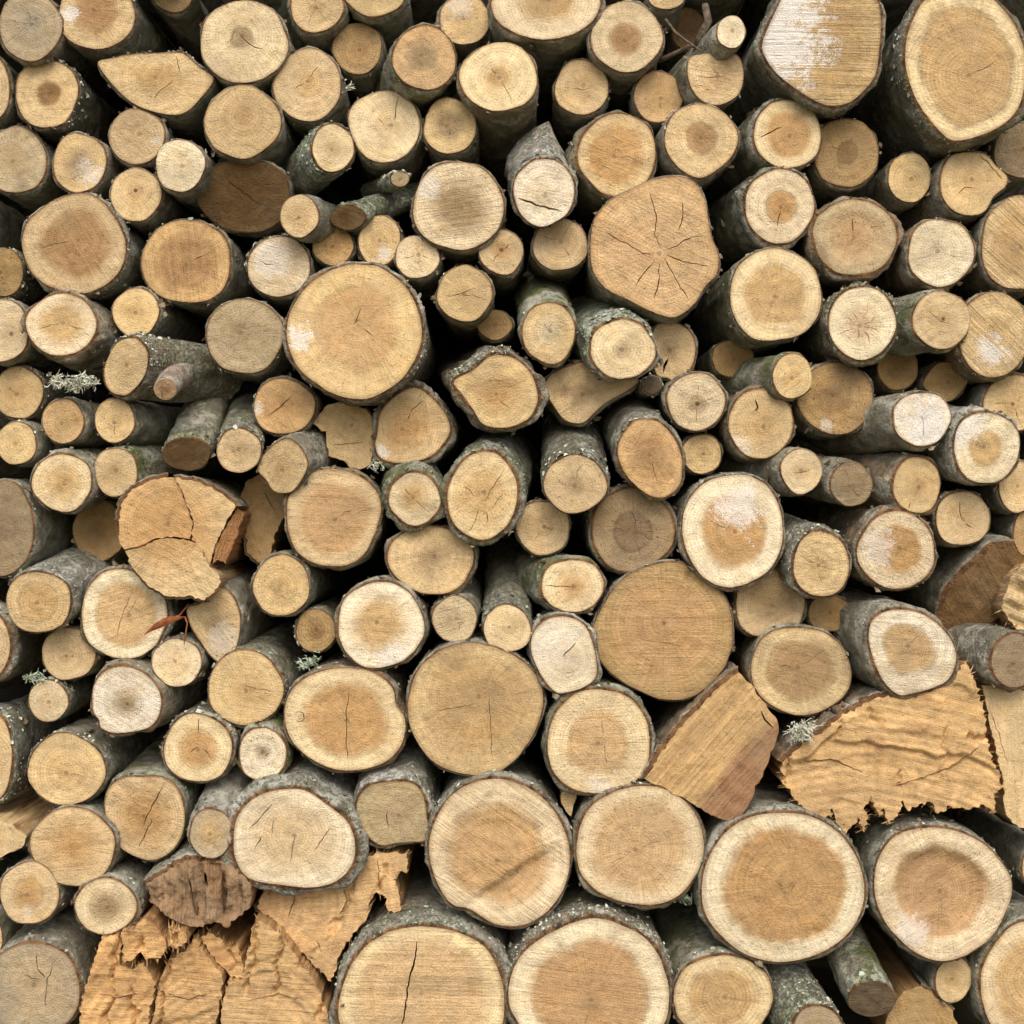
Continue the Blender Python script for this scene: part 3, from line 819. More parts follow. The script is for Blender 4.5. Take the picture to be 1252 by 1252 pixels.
L(76, 590, 36, 35, 'p', 'clean pale log with an even light rim, touching the green-barked yellow log', h=(.6, 'y'), hs=.25, c=0, y=-.04, bt=4, s=(.06, .10), l=.2)
L(141, 577, 27, 29, 'y', 'yellow log with one dark spot and green algae on its bark', g=1.0, s=(.26, .08), y=-.03, c=0, sp=.5)
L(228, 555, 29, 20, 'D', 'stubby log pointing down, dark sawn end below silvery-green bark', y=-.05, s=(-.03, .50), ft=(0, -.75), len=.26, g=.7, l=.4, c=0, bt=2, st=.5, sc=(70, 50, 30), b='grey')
L(292, 551, 27, 27, 'y', 'small yellow log with crusty grey bark rising behind it', y=-.06, s=(-.12, .32), ft=(0, -.05), len=.3, l=.9, fl=.8, c=0, b='grey')
L(3, 646, 38, 57, 'G', 'weathered grey-brown log lying along whitish lichened bark', h=(.5, (120, 98, 74)), hs=.3, st=.5, sp=.6, s=(.06, 0), y=-.02, c=1)
# ---- middle band
L(434, 405, 81, 82, 'y', 'giant orange-hearted log with a white crescent on one side', h=(.62, (204, 152, 84)), hs=.07, hl=.25, w=(370, 412, 26), wa=.8, pith=(436, 392), c=[[(432, 398), (438, 386), (442, 374)], [(444, 402), (458, 412)]], cw=1.2, y=-.09, bt=5, b='brown', l=.5, fl=.4, flr=(20, 140), ring=.05, k=(75, .25), st=.25, sc=(166, 116, 64), rough=.002)
L(568, 359, 33, 34, 't', 'tan disc-like log with a level crack, beside the giant orange-hearted log', c=[[(546, 362), (562, 360), (580, 352)], [(566, 360), (590, 364)]], cw=.9, y=-.02, b='brown')
L(605, 397, 21, 18, 'd', 'little brown log set back behind the lumpy lichen-crowned log', y=.06, c=0, bt=2)
P([(555, 466), (578, 453), (599, 436), (617, 435), (632, 440), (648, 455), (656, 475), (657, 492), (648, 510), (630, 520), (610, 523), (590, 518), (578, 500), (565, 482)], 'y', 'lumpy log with a pointed shoulder and thick lichen-crowned reddish bark', bt=8, b='red', l=.8, fl=1.1, flr=(-90, 20), s=(-.10, .14), y=-.06, h=(.5, 'o'), hs=.25, c=[[(596, 466), (606, 464), (616, 466)], [(612, 490), (624, 500)]], rough=.003)
L(347, 497, 37, 34, 'o', 'orange-brown log with a slanting crack under the giant orange-hearted log', c=[[(330, 508), (344, 496), (356, 484)]], cw=1.6, h=(.6, 'o'), hs=.3, k=(30, .5), w=(314, 500, 12), wa=.6, y=-.02)
J([(380, 517), (397, 498), (417, 491), (448, 500), (459, 520), (458, 540), (454, 566), (440, 574), (428, 572), (420, 563), (402, 557), (399, 540), (399, 527), (389, 522)], 't', 'ragged-edged broken log with stepped bites out of its side', c=[[(405, 545), (424, 543), (446, 540)]], cw=.9, pith=(430, 520), bark=[2, 3, 4, 5], bt=2, y=-.0, R=80, s=(0, 0), k=(40, .4))
P([(461, 532), (466, 504), (484, 484), (507, 474), (527, 486), (545, 507), (550, 527), (540, 545), (522, 560), (489, 566), (466, 560), (459, 545)], 't', 'rounded-triangle tan log with a white corner beside the ragged-edged broken log', h=(.55, 'o'), hs=.25, w=(466, 552, 12), wa=.7, bt=7, l=.5, pith=(492, 524), y=-.02, c=1, k=(82, .5))
P([(315, 573), (325, 553), (348, 537), (365, 545), (376, 566), (369, 586), (356, 601), (336, 601), (325, 586)], 't', 'stubby log with angular corners and speckled grey bark behind it', s=(.28, .22), y=-.06, len=.3, l=.5, c=0, k=(-55, .6))
J([(300, 590), (320, 577), (345, 597), (350, 612), (348, 632), (336, 652), (331, 676), (316, 688), (302, 676), (300, 640), (292, 612)], 'd', 'shadowed split log squeezed beside the two-piece cracked log', pith=(290, 600), R=100, y=.035, bark=[7, 8], c=[[(322, 600), (336, 625)]], s=(0, 0))
L(407, 632, 58, 60, 'y', 'large log with a warm brown freckled heart under the ragged-edged broken log', h=(.72, (196, 144, 80)), hs=.07, y=-.04, ring=.07, k=(4, .5), c=1, l=.2, sp=.4, b='brown')
L(507, 610, 31, 32, 'p', 'small pale log wearing a thick collar of pale green bark', bt=9, g=.9, l=.5, b='pale', s=(-.10, .18), y=-.06, len=.35, c=2, cw=.8, h=(.5, 'y'), hs=.25)
L(590, 606, 42, 54, 'p', 'tall oval log with fan-like cracks and mossy bark round its shoulder', c=[[(592, 614), (606, 590), (618, 572)], [(600, 622), (615, 604)], [(586, 620), (580, 640), (572, 650)], [(594, 624), (596, 640)], [(582, 608), (566, 592)]], cw=.9, bt=8, g=.8, l=.6, s=(.08, .16), y=-.07, rot=8, h=(.7, 'y'), hs=.3, len=.4, fl=.4, flr=(-60, 90))
L(671, 407, 32, 37, 'y', 'log leaning out under bright green bark, beside the white-barked log', g=1.3, s=(-.03, .38), ft=(0, -.1), len=.28, y=-.05, c=[[(664, 394), (670, 404), (676, 392)]], cw=.8, bt=4, h=(.4, 'w'), hs=.3)
L(761, 427, 39, 36, 'p', 'log in flaky white bark with a faint pith, under the star-cracked lobed log', l=1.5, b='pale', bt=7, s=(-.12, .26), ft=(0, 0), len=.3, y=-.07, h=(.22, 'g'), hs=.15, c=0, fl=1.6, flr=(-100, 60))
P([(800, 402), (815, 394), (834, 398), (847, 412), (850, 432), (843, 452), (828, 466), (816, 462), (803, 458), (798, 430)], 't', 'tan log with an open dark split, tucked behind the white-barked log', c=[[(817, 438), (813, 448), (811, 456)]], cw=3.5, y=.02, bt=3, pith=(818, 428), h=(.25, 'g'), hs=.2)
L(797, 471, 12, 10, 'k', 'knobbly lichened stick end between the white-barked log and a dark stained log', fl=3.0, l=1.0, y=-.01, len=.2, name='stick', cat='stick', c=0, b='pale', flr=(-180, 180))
P([(666, 474), (676, 456), (698, 447), (717, 443), (740, 456), (760, 464), (780, 463), (773, 474), (743, 491), (727, 504), (712, 517), (692, 514), (679, 499)], 't', 'teardrop log with a dark-stained tail, below the white-barked log', h=(.3, 'g'), hs=.2, st=.9, sc=(116, 84, 48), pith=(712, 482), y=.0, c=0, len=.5, bt=2.5)
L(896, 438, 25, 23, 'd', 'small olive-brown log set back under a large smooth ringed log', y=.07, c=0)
L(851, 491, 35, 35, 'p', 'pale log with a tiny spotted pith beside the yellow log with a worm hole', pk=1.0, sp=.5, c=4, cw=.8, y=-.03, s=(.02, .06), h=(.3, 'g'), hs=.25, bt=3)
L(930, 518, 39, 42, 'y', 'yellow log with a small dark worm hole near its upper edge', c=[[(923, 488), (926, 498), (923, 502)]], cw=2.6, y=-.04, b='red', bt=4, h=(.5, 'y'), hs=.3, w=(904, 545, 18), wa=.4)
L(796, 560, 37, 49, 'o', 'slanting oval orange log with dark bark above it', rot=-24, s=(-.05, .26), ft=(.1, -.1), len=.3, y=-.06, b='dark', l=.5, h=(.6, 'b'), hs=.25, bt=4, c=1, k=(-60, .5))
L(858, 555, 24, 24, 't', 'small round tan log beside the slanting oval orange log', c=0, y=.0)
L(703, 592, 38, 35, 'y', 'log with dark bark banded by a white lichen line, beside the slanting oval log', l=.9, b='dark', s=(.02, .36), ft=(0, -.02), len=.3, y=-.08, bt=3, fl=.7, h=(.3, 'g'), hs=.3, c=1)
L(773, 648, 50, 50, (166, 142, 108), 'weathered grey-brown log with a dark ring round its heart', h=(.45, (126, 92, 58)), hs=.04, hl=1.0, st=.5, sc=(96, 76, 58), sp=.9, y=-.02, bt=5, rough=.003, c=4, cw=.8, g=.4)
L(896, 648, 62, 69, 'w', 'big cream-rimmed log with a chalk-white smear across its orange heart', h=(.64, 'o'), hs=.06, hl=.3, w=(898, 626, 34), wa=.75, y=-.05, c=1, l=.4, bt=4, sp=.3)
L(664, 645, 33, 33, 'y', 'small yellow log with faint crossed cracks beside the weathered grey-brown one', c=3, cw=.7, y=-.01)
# ---- middle right
L(948, 361, 56, 57, 'p', 'large smooth log with a clear tan heart ring and greenish bark', h=(.66, 't'), hs=.06, k=(-70, .4), ring=.09, rk=1100., s=(-.06, 0), y=-.03, g=.6, l=.4, c=0)
L(1054, 395, 41, 44, 'w', 'pale log with spoke cracks and a crust of white lichen on top', c=8, cw=.9, fl=1.5, l=.9, h=(.45, (206, 170, 128)), hs=.15, y=-.05, bt=5, b='red')
L(1151, 391, 35, 35, 'y', 'log with fine slanting cracks and long greenish bark beside the white-smeared log', s=(-.34, .02), y=-.06, g=.8, c=[[(1132, 378), (1150, 392), (1166, 398)], [(1146, 404), (1160, 408)], [(1136, 392), (1146, 402)]], cw=.7, pk=1., bt=3, len=.4, ring=.08)
L(1216, 409, 45, 51, 't', 'large log with slanting saw lines and a white smear low on its face', k=(44, 1.0), w=(1212, 430, 26), wa=.8, y=-.03, c=0, b='red')
L(969, 460, 24, 27, 'y', 'small yellow log with green bark, in front of the mottled dark brown log', s=(-.32, .03), g=1.0, y=-.06, c=0, len=.4)
L(1022, 487, 46, 43, 'd', 'mottled dark brown log with mildew spread over its upper face', st=1.0, sc=(104, 74, 42), sp=1.0, h=(.4, 'd'), hs=.4, w=(1010, 520, 14), wa=.4, y=-.01, c=0, rough=.003)
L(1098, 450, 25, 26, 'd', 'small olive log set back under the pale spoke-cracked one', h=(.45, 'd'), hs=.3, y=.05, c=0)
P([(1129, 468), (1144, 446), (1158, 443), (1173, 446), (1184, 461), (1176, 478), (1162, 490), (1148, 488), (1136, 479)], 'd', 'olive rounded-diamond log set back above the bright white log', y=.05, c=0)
L(1127, 512, 35, 33, 'w', 'bright white log with grey bark along one side', s=(-.34, -.02), y=-.08, len=.35, w=(1132, 520, 40), wa=.95, c=[[(1128, 506), (1129, 520), (1128, 536)]], cw=.7, rot=-12)
L(1206, 547, 40, 44, 'w', 'scaly white-rimmed log with a yellow heart beside the bright white log', h=(.52, 'y'), hs=.08, w=(1176, 520, 34), wa=.8, s=(-.22, .12), y=-.07, len=.35, b='pale', l=.8, rough=.003, c=0, bt=5)
L(1240, 493, 37, 34, 't', 'tan log with a cracked pith peeking over the scaly white-rimmed one', c=3, cw=.9, y=.01, pith=(1238, 494), pk=.9)
L(980, 576, 25, 27, 'p', 'small pale log with a thin branching crack beside the big cream-rimmed log', s=(-.32, 0), y=-.06, len=.35, c=[[(966, 577), (980, 578), (992, 574)]], cw=.8)
L(1041, 592, 25, 27, 'G', 'small grey-brown weathered log between two yellow-tan ones', s=(-.22, .12), y=-.04, len=.35, st=.5, sp=.6, c=2, cw=.8)
L(1121, 593, 29, 34, 't', 'tan log with a nicked lower edge and orange-streaked bark', s=(-.30, .06), y=-.05, len=.35, b='red', bt=5, h=(.4, 't'), hs=.3, c=[[(1111, 622), (1113, 614)]], cw=2, k=(84, .4))
L(1244, 595, 22, 32, 'y', 'yellow log half out of sight under the scaly white-rimmed one', c=0, y=-.01)
L(1177, 634, 33, 33, 'y', 'yellow-orange log with one short upright crack beneath the scaly white-rimmed one', c=[[(1173, 612), (1174, 626), (1176, 636)], [(1180, 640), (1190, 646)]], cw=1.3, y=-.02, bt=3)
L(1258, 652, 19, 28, 'd', 'tan sliver of a log above the dark olive split log', c=0, y=.0)
# ---- lower left
L(121, 649, 32, 37, 'd', 'shadowed brown log peeping out behind the two-piece cracked log', h=(.5, 'd'), hs=.4, y=.07, c=0, st=.4, bt=2)
L(47, 736, 40, 37, 't', 'tan log with a faint ring below a long slope of whitish bark', h=(.62, 'y'), hs=.08, hl=.5, s=(.16, .22), y=-.06, b='pale', l=1.0, len=.4, c=0, bt=3)
L(151, 751, 53, 54, 'w', 'large log with a bright pale crescent and a slanting crack, under the two-piece log', h=(.72, (208, 164, 100)), hs=.06, hl=.2, pith=(158, 752), c=[[(160, 728), (151, 748), (146, 762), (143, 782)], [(166, 736), (158, 748)]], cw=1.3, y=-.03, bt=4, ring=.07)
L(84, 799, 33, 32, 't', 'small plain tan log under the log with whitish sloping bark', c=0, y=-.01, b='red')
L(-14, 788, 26, 41, 't', 'log mostly out of sight, with brown bark beside the small plain tan log', b='brown', bt=6, y=-.03, c=0, fl=.5)
L(59, 857, 24, 25, 'p', 'little pale log under the small plain tan log, by a pale green lichen', c=0, y=-.01, l=.6, fl=.6, g=.4)
P([(114, 868), (115, 838), (130, 820), (150, 815), (170, 820), (186, 832), (196, 850), (195, 872), (184, 888), (165, 894), (140, 896), (124, 890), (121, 880)], 'w', 'cream-coloured log with a chipped corner and a smoky middle', h=(.35, 'g'), hs=.25, w=(180, 860, 22), wa=.4, b='brown', bt=5, y=-.05, s=(.12, .04), c=0, k=(30, .4), rough=.0022)
P([(229, 744), (245, 738), (258, 724), (272, 718), (286, 732), (293, 752), (293, 772), (287, 795), (273, 810), (259, 803), (244, 782), (233, 764)], 't', 'leaf-shaped split log with a speckled pale face beside the dead leaf', name='split_log', sp=.8, w=(272, 780, 26), wa=.35, y=-.03, c=0, h=(.4, 'g'), hs=.3, k=(50, .5), s=(.06, .08))
L(216, 810, 30, 29, 'p', 'small log with a salt-and-pepper speckled face under the dead leaf', sp=1.0, st=.3, c=0, y=-.04)
L(300, 841, 46, 45, 'y', 'smooth yellow log with one level hairline crack, near the knot-eyed notched log', c=[[(296, 838), (315, 842), (336, 845)]], cw=.9, y=-.03, h=(.5, 'y'), hs=.4, s=(.05, .06), g=.4, l=.5)
L(242, 915, 41, 42, 'p', 'log with an orange round heart and a split running up from it', h=(.56, 'o'), hs=.12, c=[[(243, 898), (242, 884), (244, 878)], [(232, 920), (240, 914)], [(250, 916), (258, 926)]], cw=1.6, y=-.04, bt=4, fl=.6, l=.5, pith=(242, 916))
L(81, 941, 47, 43, 'y', 'broad yellow log with a flat left shoulder above a round orange-centred one', c=2, cw=.8, h=(.5, 'y'), hs=.4, y=-.04, l=.6, fl=.4, bt=3, g=.4)
L(-12, 926, 27, 55, 't', 'log mostly out of sight, with lichened grey bark beside the broad yellow log', y=-.02, l=.6, fl=.5, flr=(20, 160), c=0, bt=5)
L(321, 922, 29, 32, 'w', 'small white-flecked log under mossy green bark', g=1.2, s=(.0, .20), y=-.04, sp=.7, c=0, bt=4, h=(.25, 'g'), hs=.2, len=.4)
# ---- lower middle
L(344, 716, 34, 37, 'y', 'clean yellow log with a soft edge below the freckled-heart log', c=0, y=-.03, h=(.4, 'y'), hs=.4, pk=.2)
L(386, 771, 24, 26, 'd', 'small dull tan log beside the large pale log with a velvety heart', c=0, y=-.01, b='brown', h=(.35, 'd'), hs=.2, l=.5, fl=.4, flr=(-150, 0))
L(465, 764, 52, 53, 'w', 'large pale log with a soft velvety tan heart and white lower rim', h=(.58, 't'), hs=.16, w=(486, 805, 24), wa=.6, y=-.05, c=0, bt=4, b='brown', k=(5, .3), ring=.06)
L(527, 684, 52, 42, 't', 'flattened olive-tan log above the large pale velvety-hearted one', h=(.4, 'g'), hs=.25, rot=6, y=-.03, c=0, b='brown', bt=4, sp=.4)
L(556, 757, 27, 28, 'p', 'little pale log with fine lines above the broad seam-lined log', c=2, cw=.7, y=-.03, s=(.02, .12), k=(-15, .5))
L(620, 769, 29, 29, 'p', 'little log below a bark collar with one bright white band', s=(.0, .36), ft=(0, -.03), len=.3, y=-.05, l=.9, c=0, fl=.5, sp=.5)
L(700, 716, 38, 32, 'p', 'oval log with a level crack and greenish bark, beside the broad saw-lined log', c=[[(666, 716), (680, 717), (700, 718)]], cw=1.1, s=(-.26, .04), y=-.05, g=.8, len=.35, h=(.4, 'o'), hs=.3, bt=4)
P([(650, 798), (652, 775), (668, 758), (692, 754), (714, 764), (724, 785), (729, 808), (728, 828), (714, 840), (690, 847), (678, 845), (662, 826)], 'w', 'cream-white log with a short dark groove beside the broad saw-lined log', c=[[(688, 804), (696, 794), (704, 786)]], cw=2.2, w=(680, 785, 34), wa=.35, b='pale', bt=5, y=-.06, l=.5, rough=.002)
L(813, 772, 85, 82, 'd', 'broad saw-lined tan log, smooth and uncracked, under the weathered ring-hearted one', h=(.76, (178, 128, 66)), hs=.06, k=(0, .5), ring=.09, rk=800., c=[[(785, 782), (815, 786), (835, 790)]], cw=.8, y=-.03, bt=2.5, pith=(812, 762), st=.05, pk=.8)
L(941, 738, 42, 43, 't', 'dusky tan log with a lighter lower rim beside the broad saw-lined log', h=(.55, 'g'), hs=.25, y=.0, c=0, sp=.4, bt=3)
P([(348, 876), (353, 850), (372, 830), (400, 819), (430, 817), (460, 824), (480, 842), (484, 862), (494, 876), (495, 895), (488, 915), (470, 932), (440, 941), (408, 940), (378, 926), (356, 904)], 'p', 'knot-eyed notched log, large, with a dark knot and a long upright crack', h=(.70, 'o'), hs=.08, hl=.3, pith=(425, 880), c=[[(427, 846), (424, 872), (423, 905), (424, 930)], [(351, 874), (357, 876)], [(360.6, 873.3), (362.6, 871.0), (365.6, 870.0), (368.6, 870.6), (370.9, 872.6), (372.0, 875.5), (371.4, 878.5), (369.5, 880.9), (366.6, 882.0), (363.5, 881.5), (361.1, 879.5)]], cw=1.2, y=-.05, bt=4, b='red', l=.3, st=.3, sc=(150, 104, 58))
L(580, 866, 82, 81, 't', 'broad seam-lined log with a darker right half and a mildewed top', h=(.72, 't'), hs=.15, hl=.15, c=[[(528, 870), (552, 866), (580, 860)], [(598, 850), (600, 890), (602, 930)]], cw=.9, st=.45, sc=(128, 98, 60), y=-.05, bt=3, pith=(585, 852), k=(70, .3), ring=.07)
L(732, 907, 64, 64, 'p', 'large log with an even tan heart, wide cream rim and grey-green bark', h=(.60, (204, 158, 96)), hs=.06, hl=.2, c=[[(736, 878), (738, 900)], [(738, 910), (741, 935)]], cw=.7, y=-.06, bt=6, g=.6, l=.5, ring=.07, w=(735, 966, 24), wa=.5)
J([(903, 822), (922, 840), (932, 858), (950, 880), (952, 895), (938, 935), (915, 985), (896, 1007), (870, 997), (840, 978), (788, 952), (795, 943), (815, 910), (850, 870), (880, 840)], 'o', 'smooth plank-like wedge with a red-brown edge and a dark knot', cat='log', name='split_log', pith=(1100, 1115), R=345, h=(.80, (146, 90, 50)), hs=.025, bark=[10, 11, 12, 13, 14], bt=6, b='red', y=-.07, c=[[(930, 868), (936, 880), (946, 890)]], cw=2.2, k=(-48, 1.2), s=(.02, .0), l=.3, ring=.03, amp=1.0, rk=700., seg=5., strata=(.02, .0014, .008, .0, 0))
L(1004, 690, 34, 40, 'y', 'log with spidery cracks and grey lichen-edged bark beside the big cream-rimmed log', c=6, cw=.8, s=(-.18, .14), y=-.06, l=.9, bt=5, len=.35, fl=.7, flr=(-120, 40))
L(1096, 673, 47, 47, 'p', 'log with a pinkish-grey patch over its orange heart and a red-brown rim', h=(.62, 'o'), hs=.06, w=(1076, 672, 28), wa=.5, y=-.05, b='red', bt=5, s=(-.06, .06), c=0, l=.4)
L(1015, 750, 27, 22, 'd', 'small olive log wedged under the spidery-cracked one', y=.03, c=0)
L(979, 820, 61, 54, (198, 174, 128), 'large dull log with a dark brown heart above the jagged split slab', h=(.66, (150, 112, 62)), hs=.08, hl=.4, st=.5, sc=(120, 92, 56), y=-.02, c=2, sp=.5, rot=12, bt=3)
P([(1062, 780), (1068, 757), (1090, 746), (1120, 748), (1145, 762), (1163, 783), (1169, 805), (1160, 830), (1140, 841), (1115, 848), (1098, 849), (1082, 835), (1070, 812)], 'w', 'kidney-shaped log with a thick cream rim, on top of the jagged split slab', h=(.60, (202, 158, 96)), hs=.06, hl=.3, y=-.08, bt=6, s=(-.14, .06), b='grey', l=.4, c=1, pith=(1110, 790), k=(5, .4))
J([(1152, 750), (1160, 722), (1186, 694), (1213, 669), (1239, 668), (1254, 684), (1240, 708), (1226, 730), (1221, 755), (1198, 771), (1172, 782), (1157, 768)], 'D', 'dark olive split log with coarse bark, beneath the yellow-orange log', y=-.0, ft=(-.25, -.45), s=(0, .12), bark=[0, 1, 2, 3, 11], bt=7, pith=(1120, 820), R=240, k=(60, .7), b='grey', l=.4, tear=.0015, amp=.6)
J([(1226, 732), (1236, 706), (1250, 690), (1275, 688), (1278, 780), (1256, 776), (1240, 766), (1229, 750)], 'y', 'splintered bright yellow end leaning on the dark olive split log', y=-.07, k=(25, 1.2), fringe=(40, 205, 10), tear=.009, pith=(1300, 620), R=260, s=(.1, 0))
L(1240, 808, 27, 33, 'G', 'stumpy grey log in rough dark bark on top of the torn-edge slabs', y=-.09, s=(-.30, .02), len=.3, b='dark', bt=5, sp=.6, c=0, l=.3)
J([(957, 932), (975, 916), (998, 899), (1034, 873), (1075, 852), (1111, 850), (1140, 845), (1164, 832), (1180, 809), (1190, 826), (1198, 850), (1206, 890), (1213, 932), (1222, 945), (1224, 965), (1216, 970), (1216, 996), (1203, 984), (1180, 989), (1162, 985), (1147, 995), (1136, 980), (1124, 983), (1111, 992), (1104, 978), (1098, 994), (1088, 1008), (1080, 988), (1075, 999), (1064, 972), (1058, 985), (1062, 1000), (1057, 1018), (1048, 1000), (1040, 1012), (1034, 1021), (1024, 1008), (1018, 988), (1006, 1005), (986, 993), (968, 973), (955, 955)], 'o', 'large jagged split slab with a torn lower edge and wavy cracks', pith=(1060, 1240), R=440, bark=[0, 1, 2, 3, 4], bt=6, b='red', y=-.07, k=(14, .45), strata=(.036, .0046, .022, .016, 12), rough=.003, fringe=(260, 20, 9), amp=1.5, seg=3.5, ring=.18, rk=380.,
  c=[[(1090, 962), (1130, 950), (1165, 937), (1202, 908)], [(985, 930), (1020, 929), (1055, 944)]], cw=1.2, st=.7, sc=(150, 92, 44), s=(0, 0), h=(.6, (200, 150, 86)), hs=.3)
J([(1201, 838), (1225, 838), (1280, 850), (1280, 1016), (1246, 1012), (1230, 994), (1226, 950), (1222, 935), (1213, 895)], 'y', 'flat-faced pale slab separated by a dark gap from the jagged split slab', y=-.05, k=(86, .5), pith=(1240, 1300), R=480, c=[[(1208, 862), (1222, 900), (1232, 935)]], cw=.8, ring=.04)
# ---- bottom
L(89, 1035, 51, 48, 'y', 'round orange-centred log with a smooth unmarked face, below the broad yellow log', h=(.6, 'o'), hs=.35, c=0, y=-.05, bt=3, pk=.2, ring=.04)
P([(128, 985), (133, 965), (150, 951), (175, 950), (200, 951), (217, 965), (225, 990), (224, 1015), (212, 1038), (190, 1051), (168, 1048), (145, 1034), (133, 1010)], 'y', 'flat-topped yellow log with two long slanting cracks and green moss above', c=[[(200, 960), (186, 985), (174, 1012)], [(186, 1000), (176, 1022), (170, 1036)]], cw=1.3, h=(.65, 'o'), hs=.3, y=-.04, g=1.3, s=(0, .1), bt=3)
L(258, 1019, 26, 30, 'g', 'small dusty log hanging down in smooth grey bark, beside the mossy flat-topped one', s=(.04, .40), ft=(0, .0), len=.26, y=-.07, h=(.45, 'y'), hs=.3, c=0, b='pale', bt=3)
L(36, 1092, 36, 38, 'y', 'small log with a rusty ring-shaped heart, beside a round orange-centred one', h=(.48, 'o'), hs=.12, hl=.4, c=0, y=-.05, w=(36, 1112, 10), wa=.3)
L(129, 1108, 37, 34, 'p', 'small pale log with a grey-tan heart, sitting above the shattered log', h=(.55, 'g'), hs=.15, c=1, cw=.7, y=-.06, bt=4)
J([(-30, 998), (2, 1002), (33, 1022), (30, 1032), (2, 1048), (-30, 1052)], 'y', 'small yellow wedge of split wood beside the round orange-centred log', y=-.04, pith=(-60, 1020), R=120, bark=[4], bt=3)
L(-13, 1146, 16, 23, 't', 'thin log mostly out of sight above the blue-grey cracked log', y=-.02, c=0)
L(40, 1210, 58, 57, 'g', 'big blue-grey weathered log with branching cracks beside the shattered log', h=(.5, (196, 166, 120)), hs=.35, c=[[(44, 1166), (46, 1184), (56, 1196)], [(66, 1176), (58, 1196), (56, 1216), (56, 1230)], [(30, 1192), (50, 1198)]], cw=1.3, st=.6, sc=(138, 136, 126), y=-.05, bt=3.5, b='dark', l=.3, s=(.03, .12))
J([(314, 1108), (323, 1088), (361, 1088), (412, 1075), (438, 1047), (468, 1042), (499, 1042), (498, 1066), (489, 1065), (481, 1075), (489, 1096), (489, 1114), (475, 1114), (471, 1096), (460, 1091), (453, 1101), (449, 1121), (428, 1147), (412, 1175), (405, 1200), (384, 1180), (356, 1147)], 'o', 'fan-shaped splintered wedge with ragged strips, beside the shattered log', pith=(300, 1100), R=230, y=-.03, k=(-10, .7), strata=(.03, .003, .026, .014, 20), rough=.003, fringe=(160, 60, 9), amp=1.2, seg=3.5, h=(.7, (202, 152, 88)), hs=.3, c=[[(362, 1092), (357, 1108), (352, 1122)], [(463, 1048), (463, 1070), (465, 1088)], [(420, 1080), (424, 1100), (415, 1120)], [(386, 1150), (394, 1166)]], cw=1.2, rk=500., ring=.08, bark=[21], bt=4)
P([(286, 1020), (292, 996), (312, 975), (340, 966), (372, 966), (400, 984), (424, 1004), (434, 1030), (430, 1058), (410, 1078), (380, 1085), (345, 1082), (305, 1074), (288, 1050)], 'w', 'broad loaf-shaped log with fanning cracks under a thick roof of grey bark', bt=11, b='pale', l=.8, s=(.0, .10), y=-.07, c=[[(334, 982), (318, 1000), (304, 1014)], [(361, 1024), (357, 1036), (356, 1056)], [(334, 1000), (332, 1024)], [(404, 1012), (385, 1040)], [(320, 1022), (310, 1040)]], cw=1.2, pith=(360, 1022), st=.25, h=(.7, (216, 182, 128)), hs=.3, sp=.4, g=.3)
P([(437, 980), (450, 962), (475, 956), (505, 958), (518, 975), (522, 1000), (527, 1015), (520, 1028), (490, 1030), (465, 1033), (448, 1020), (438, 1000)], 'g', 'squared-off grey log with a flat base and pale bark hood', bt=6, b='pale', l=.7, s=(.0, .22), y=-.05, c=[[(474, 990), (473, 1004), (475, 1014)]], cw=1.2, st=.3, len=.4, fl=.5, flr=(0, 90), h=(.4, (186, 154, 108)), hs=.4)
P([(525, 1045), (528, 1015), (545, 980), (570, 960), (605, 952), (640, 960), (670, 982), (690, 1015), (697, 1050), (690, 1085), (668, 1115), (640, 1131), (605, 1130), (575, 1112), (552, 1105), (535, 1080)], 'p', 'big log with torn fibres and a ridge across its sunken heart', h=(.70, (198, 146, 80)), hs=.08, hl=.2, step=(566, 1106, 684, 1028, .016, 46), dish=.003, k=(35, .9), rough=.0035, y=-.07, bt=5, l=.6, c=0, tear=.002)
L(783, 1034, 79, 73, 'p', 'large oval log with a dusty tan heart, under the plank-like wedge', h=(.76, (200, 156, 96)), hs=.09, y=-.07, bt=5, c=2, cw=.7, sp=.5, l=.4, b='brown', st=.2, ring=.07)
J([(687, 968), (704, 966), (703, 980), (698, 998), (692, 992), (686, 978)], 'y', 'little wood splinter poking out beside the large oval log with a dusty heart', y=-.02, len=.12, pith=(690, 940), R=70, name='splinter', cat='splinter')
P([(858, 1090), (864, 1055), (885, 1020), (915, 1000), (950, 994), (990, 998), (1025, 1018), (1048, 1050), (1057, 1090), (1048, 1125), (1025, 1152), (990, 1170), (950, 1176), (910, 1166), (880, 1142), (863, 1118)], 'w', 'very large log with a smooth orange-brown heart and a grey-cream rim', h=(.76, (188, 134, 66)), hs=.05, pith=(968, 1082), c=[[(964, 1094), (972, 1082), (978, 1072)], [(958, 1084), (950, 1078)]], cw=.9, y=-.08, bt=6, l=.5, ring=.08, rk=700., k=(60, .3), st=.08)
P([(1069, 1085), (1074, 1050), (1095, 1022), (1130, 1012), (1165, 1015), (1200, 1030), (1225, 1055), (1237, 1080), (1232, 1110), (1212, 1145), (1180, 1168), (1150, 1175), (1120, 1165), (1092, 1140), (1076, 1115)], 'p', 'large hollow-hearted log with a rough sunken brown middle', h=(.68, (184, 134, 76)), hs=.05, dish=.014, rough=.004, y=-.08, bt=5, l=.6, w=(1110, 1140, 30), wa=.5, st=.4, sc=(150, 108, 70), sp=.6, c=0, k=(-30, .6), pith=(1152, 1092))
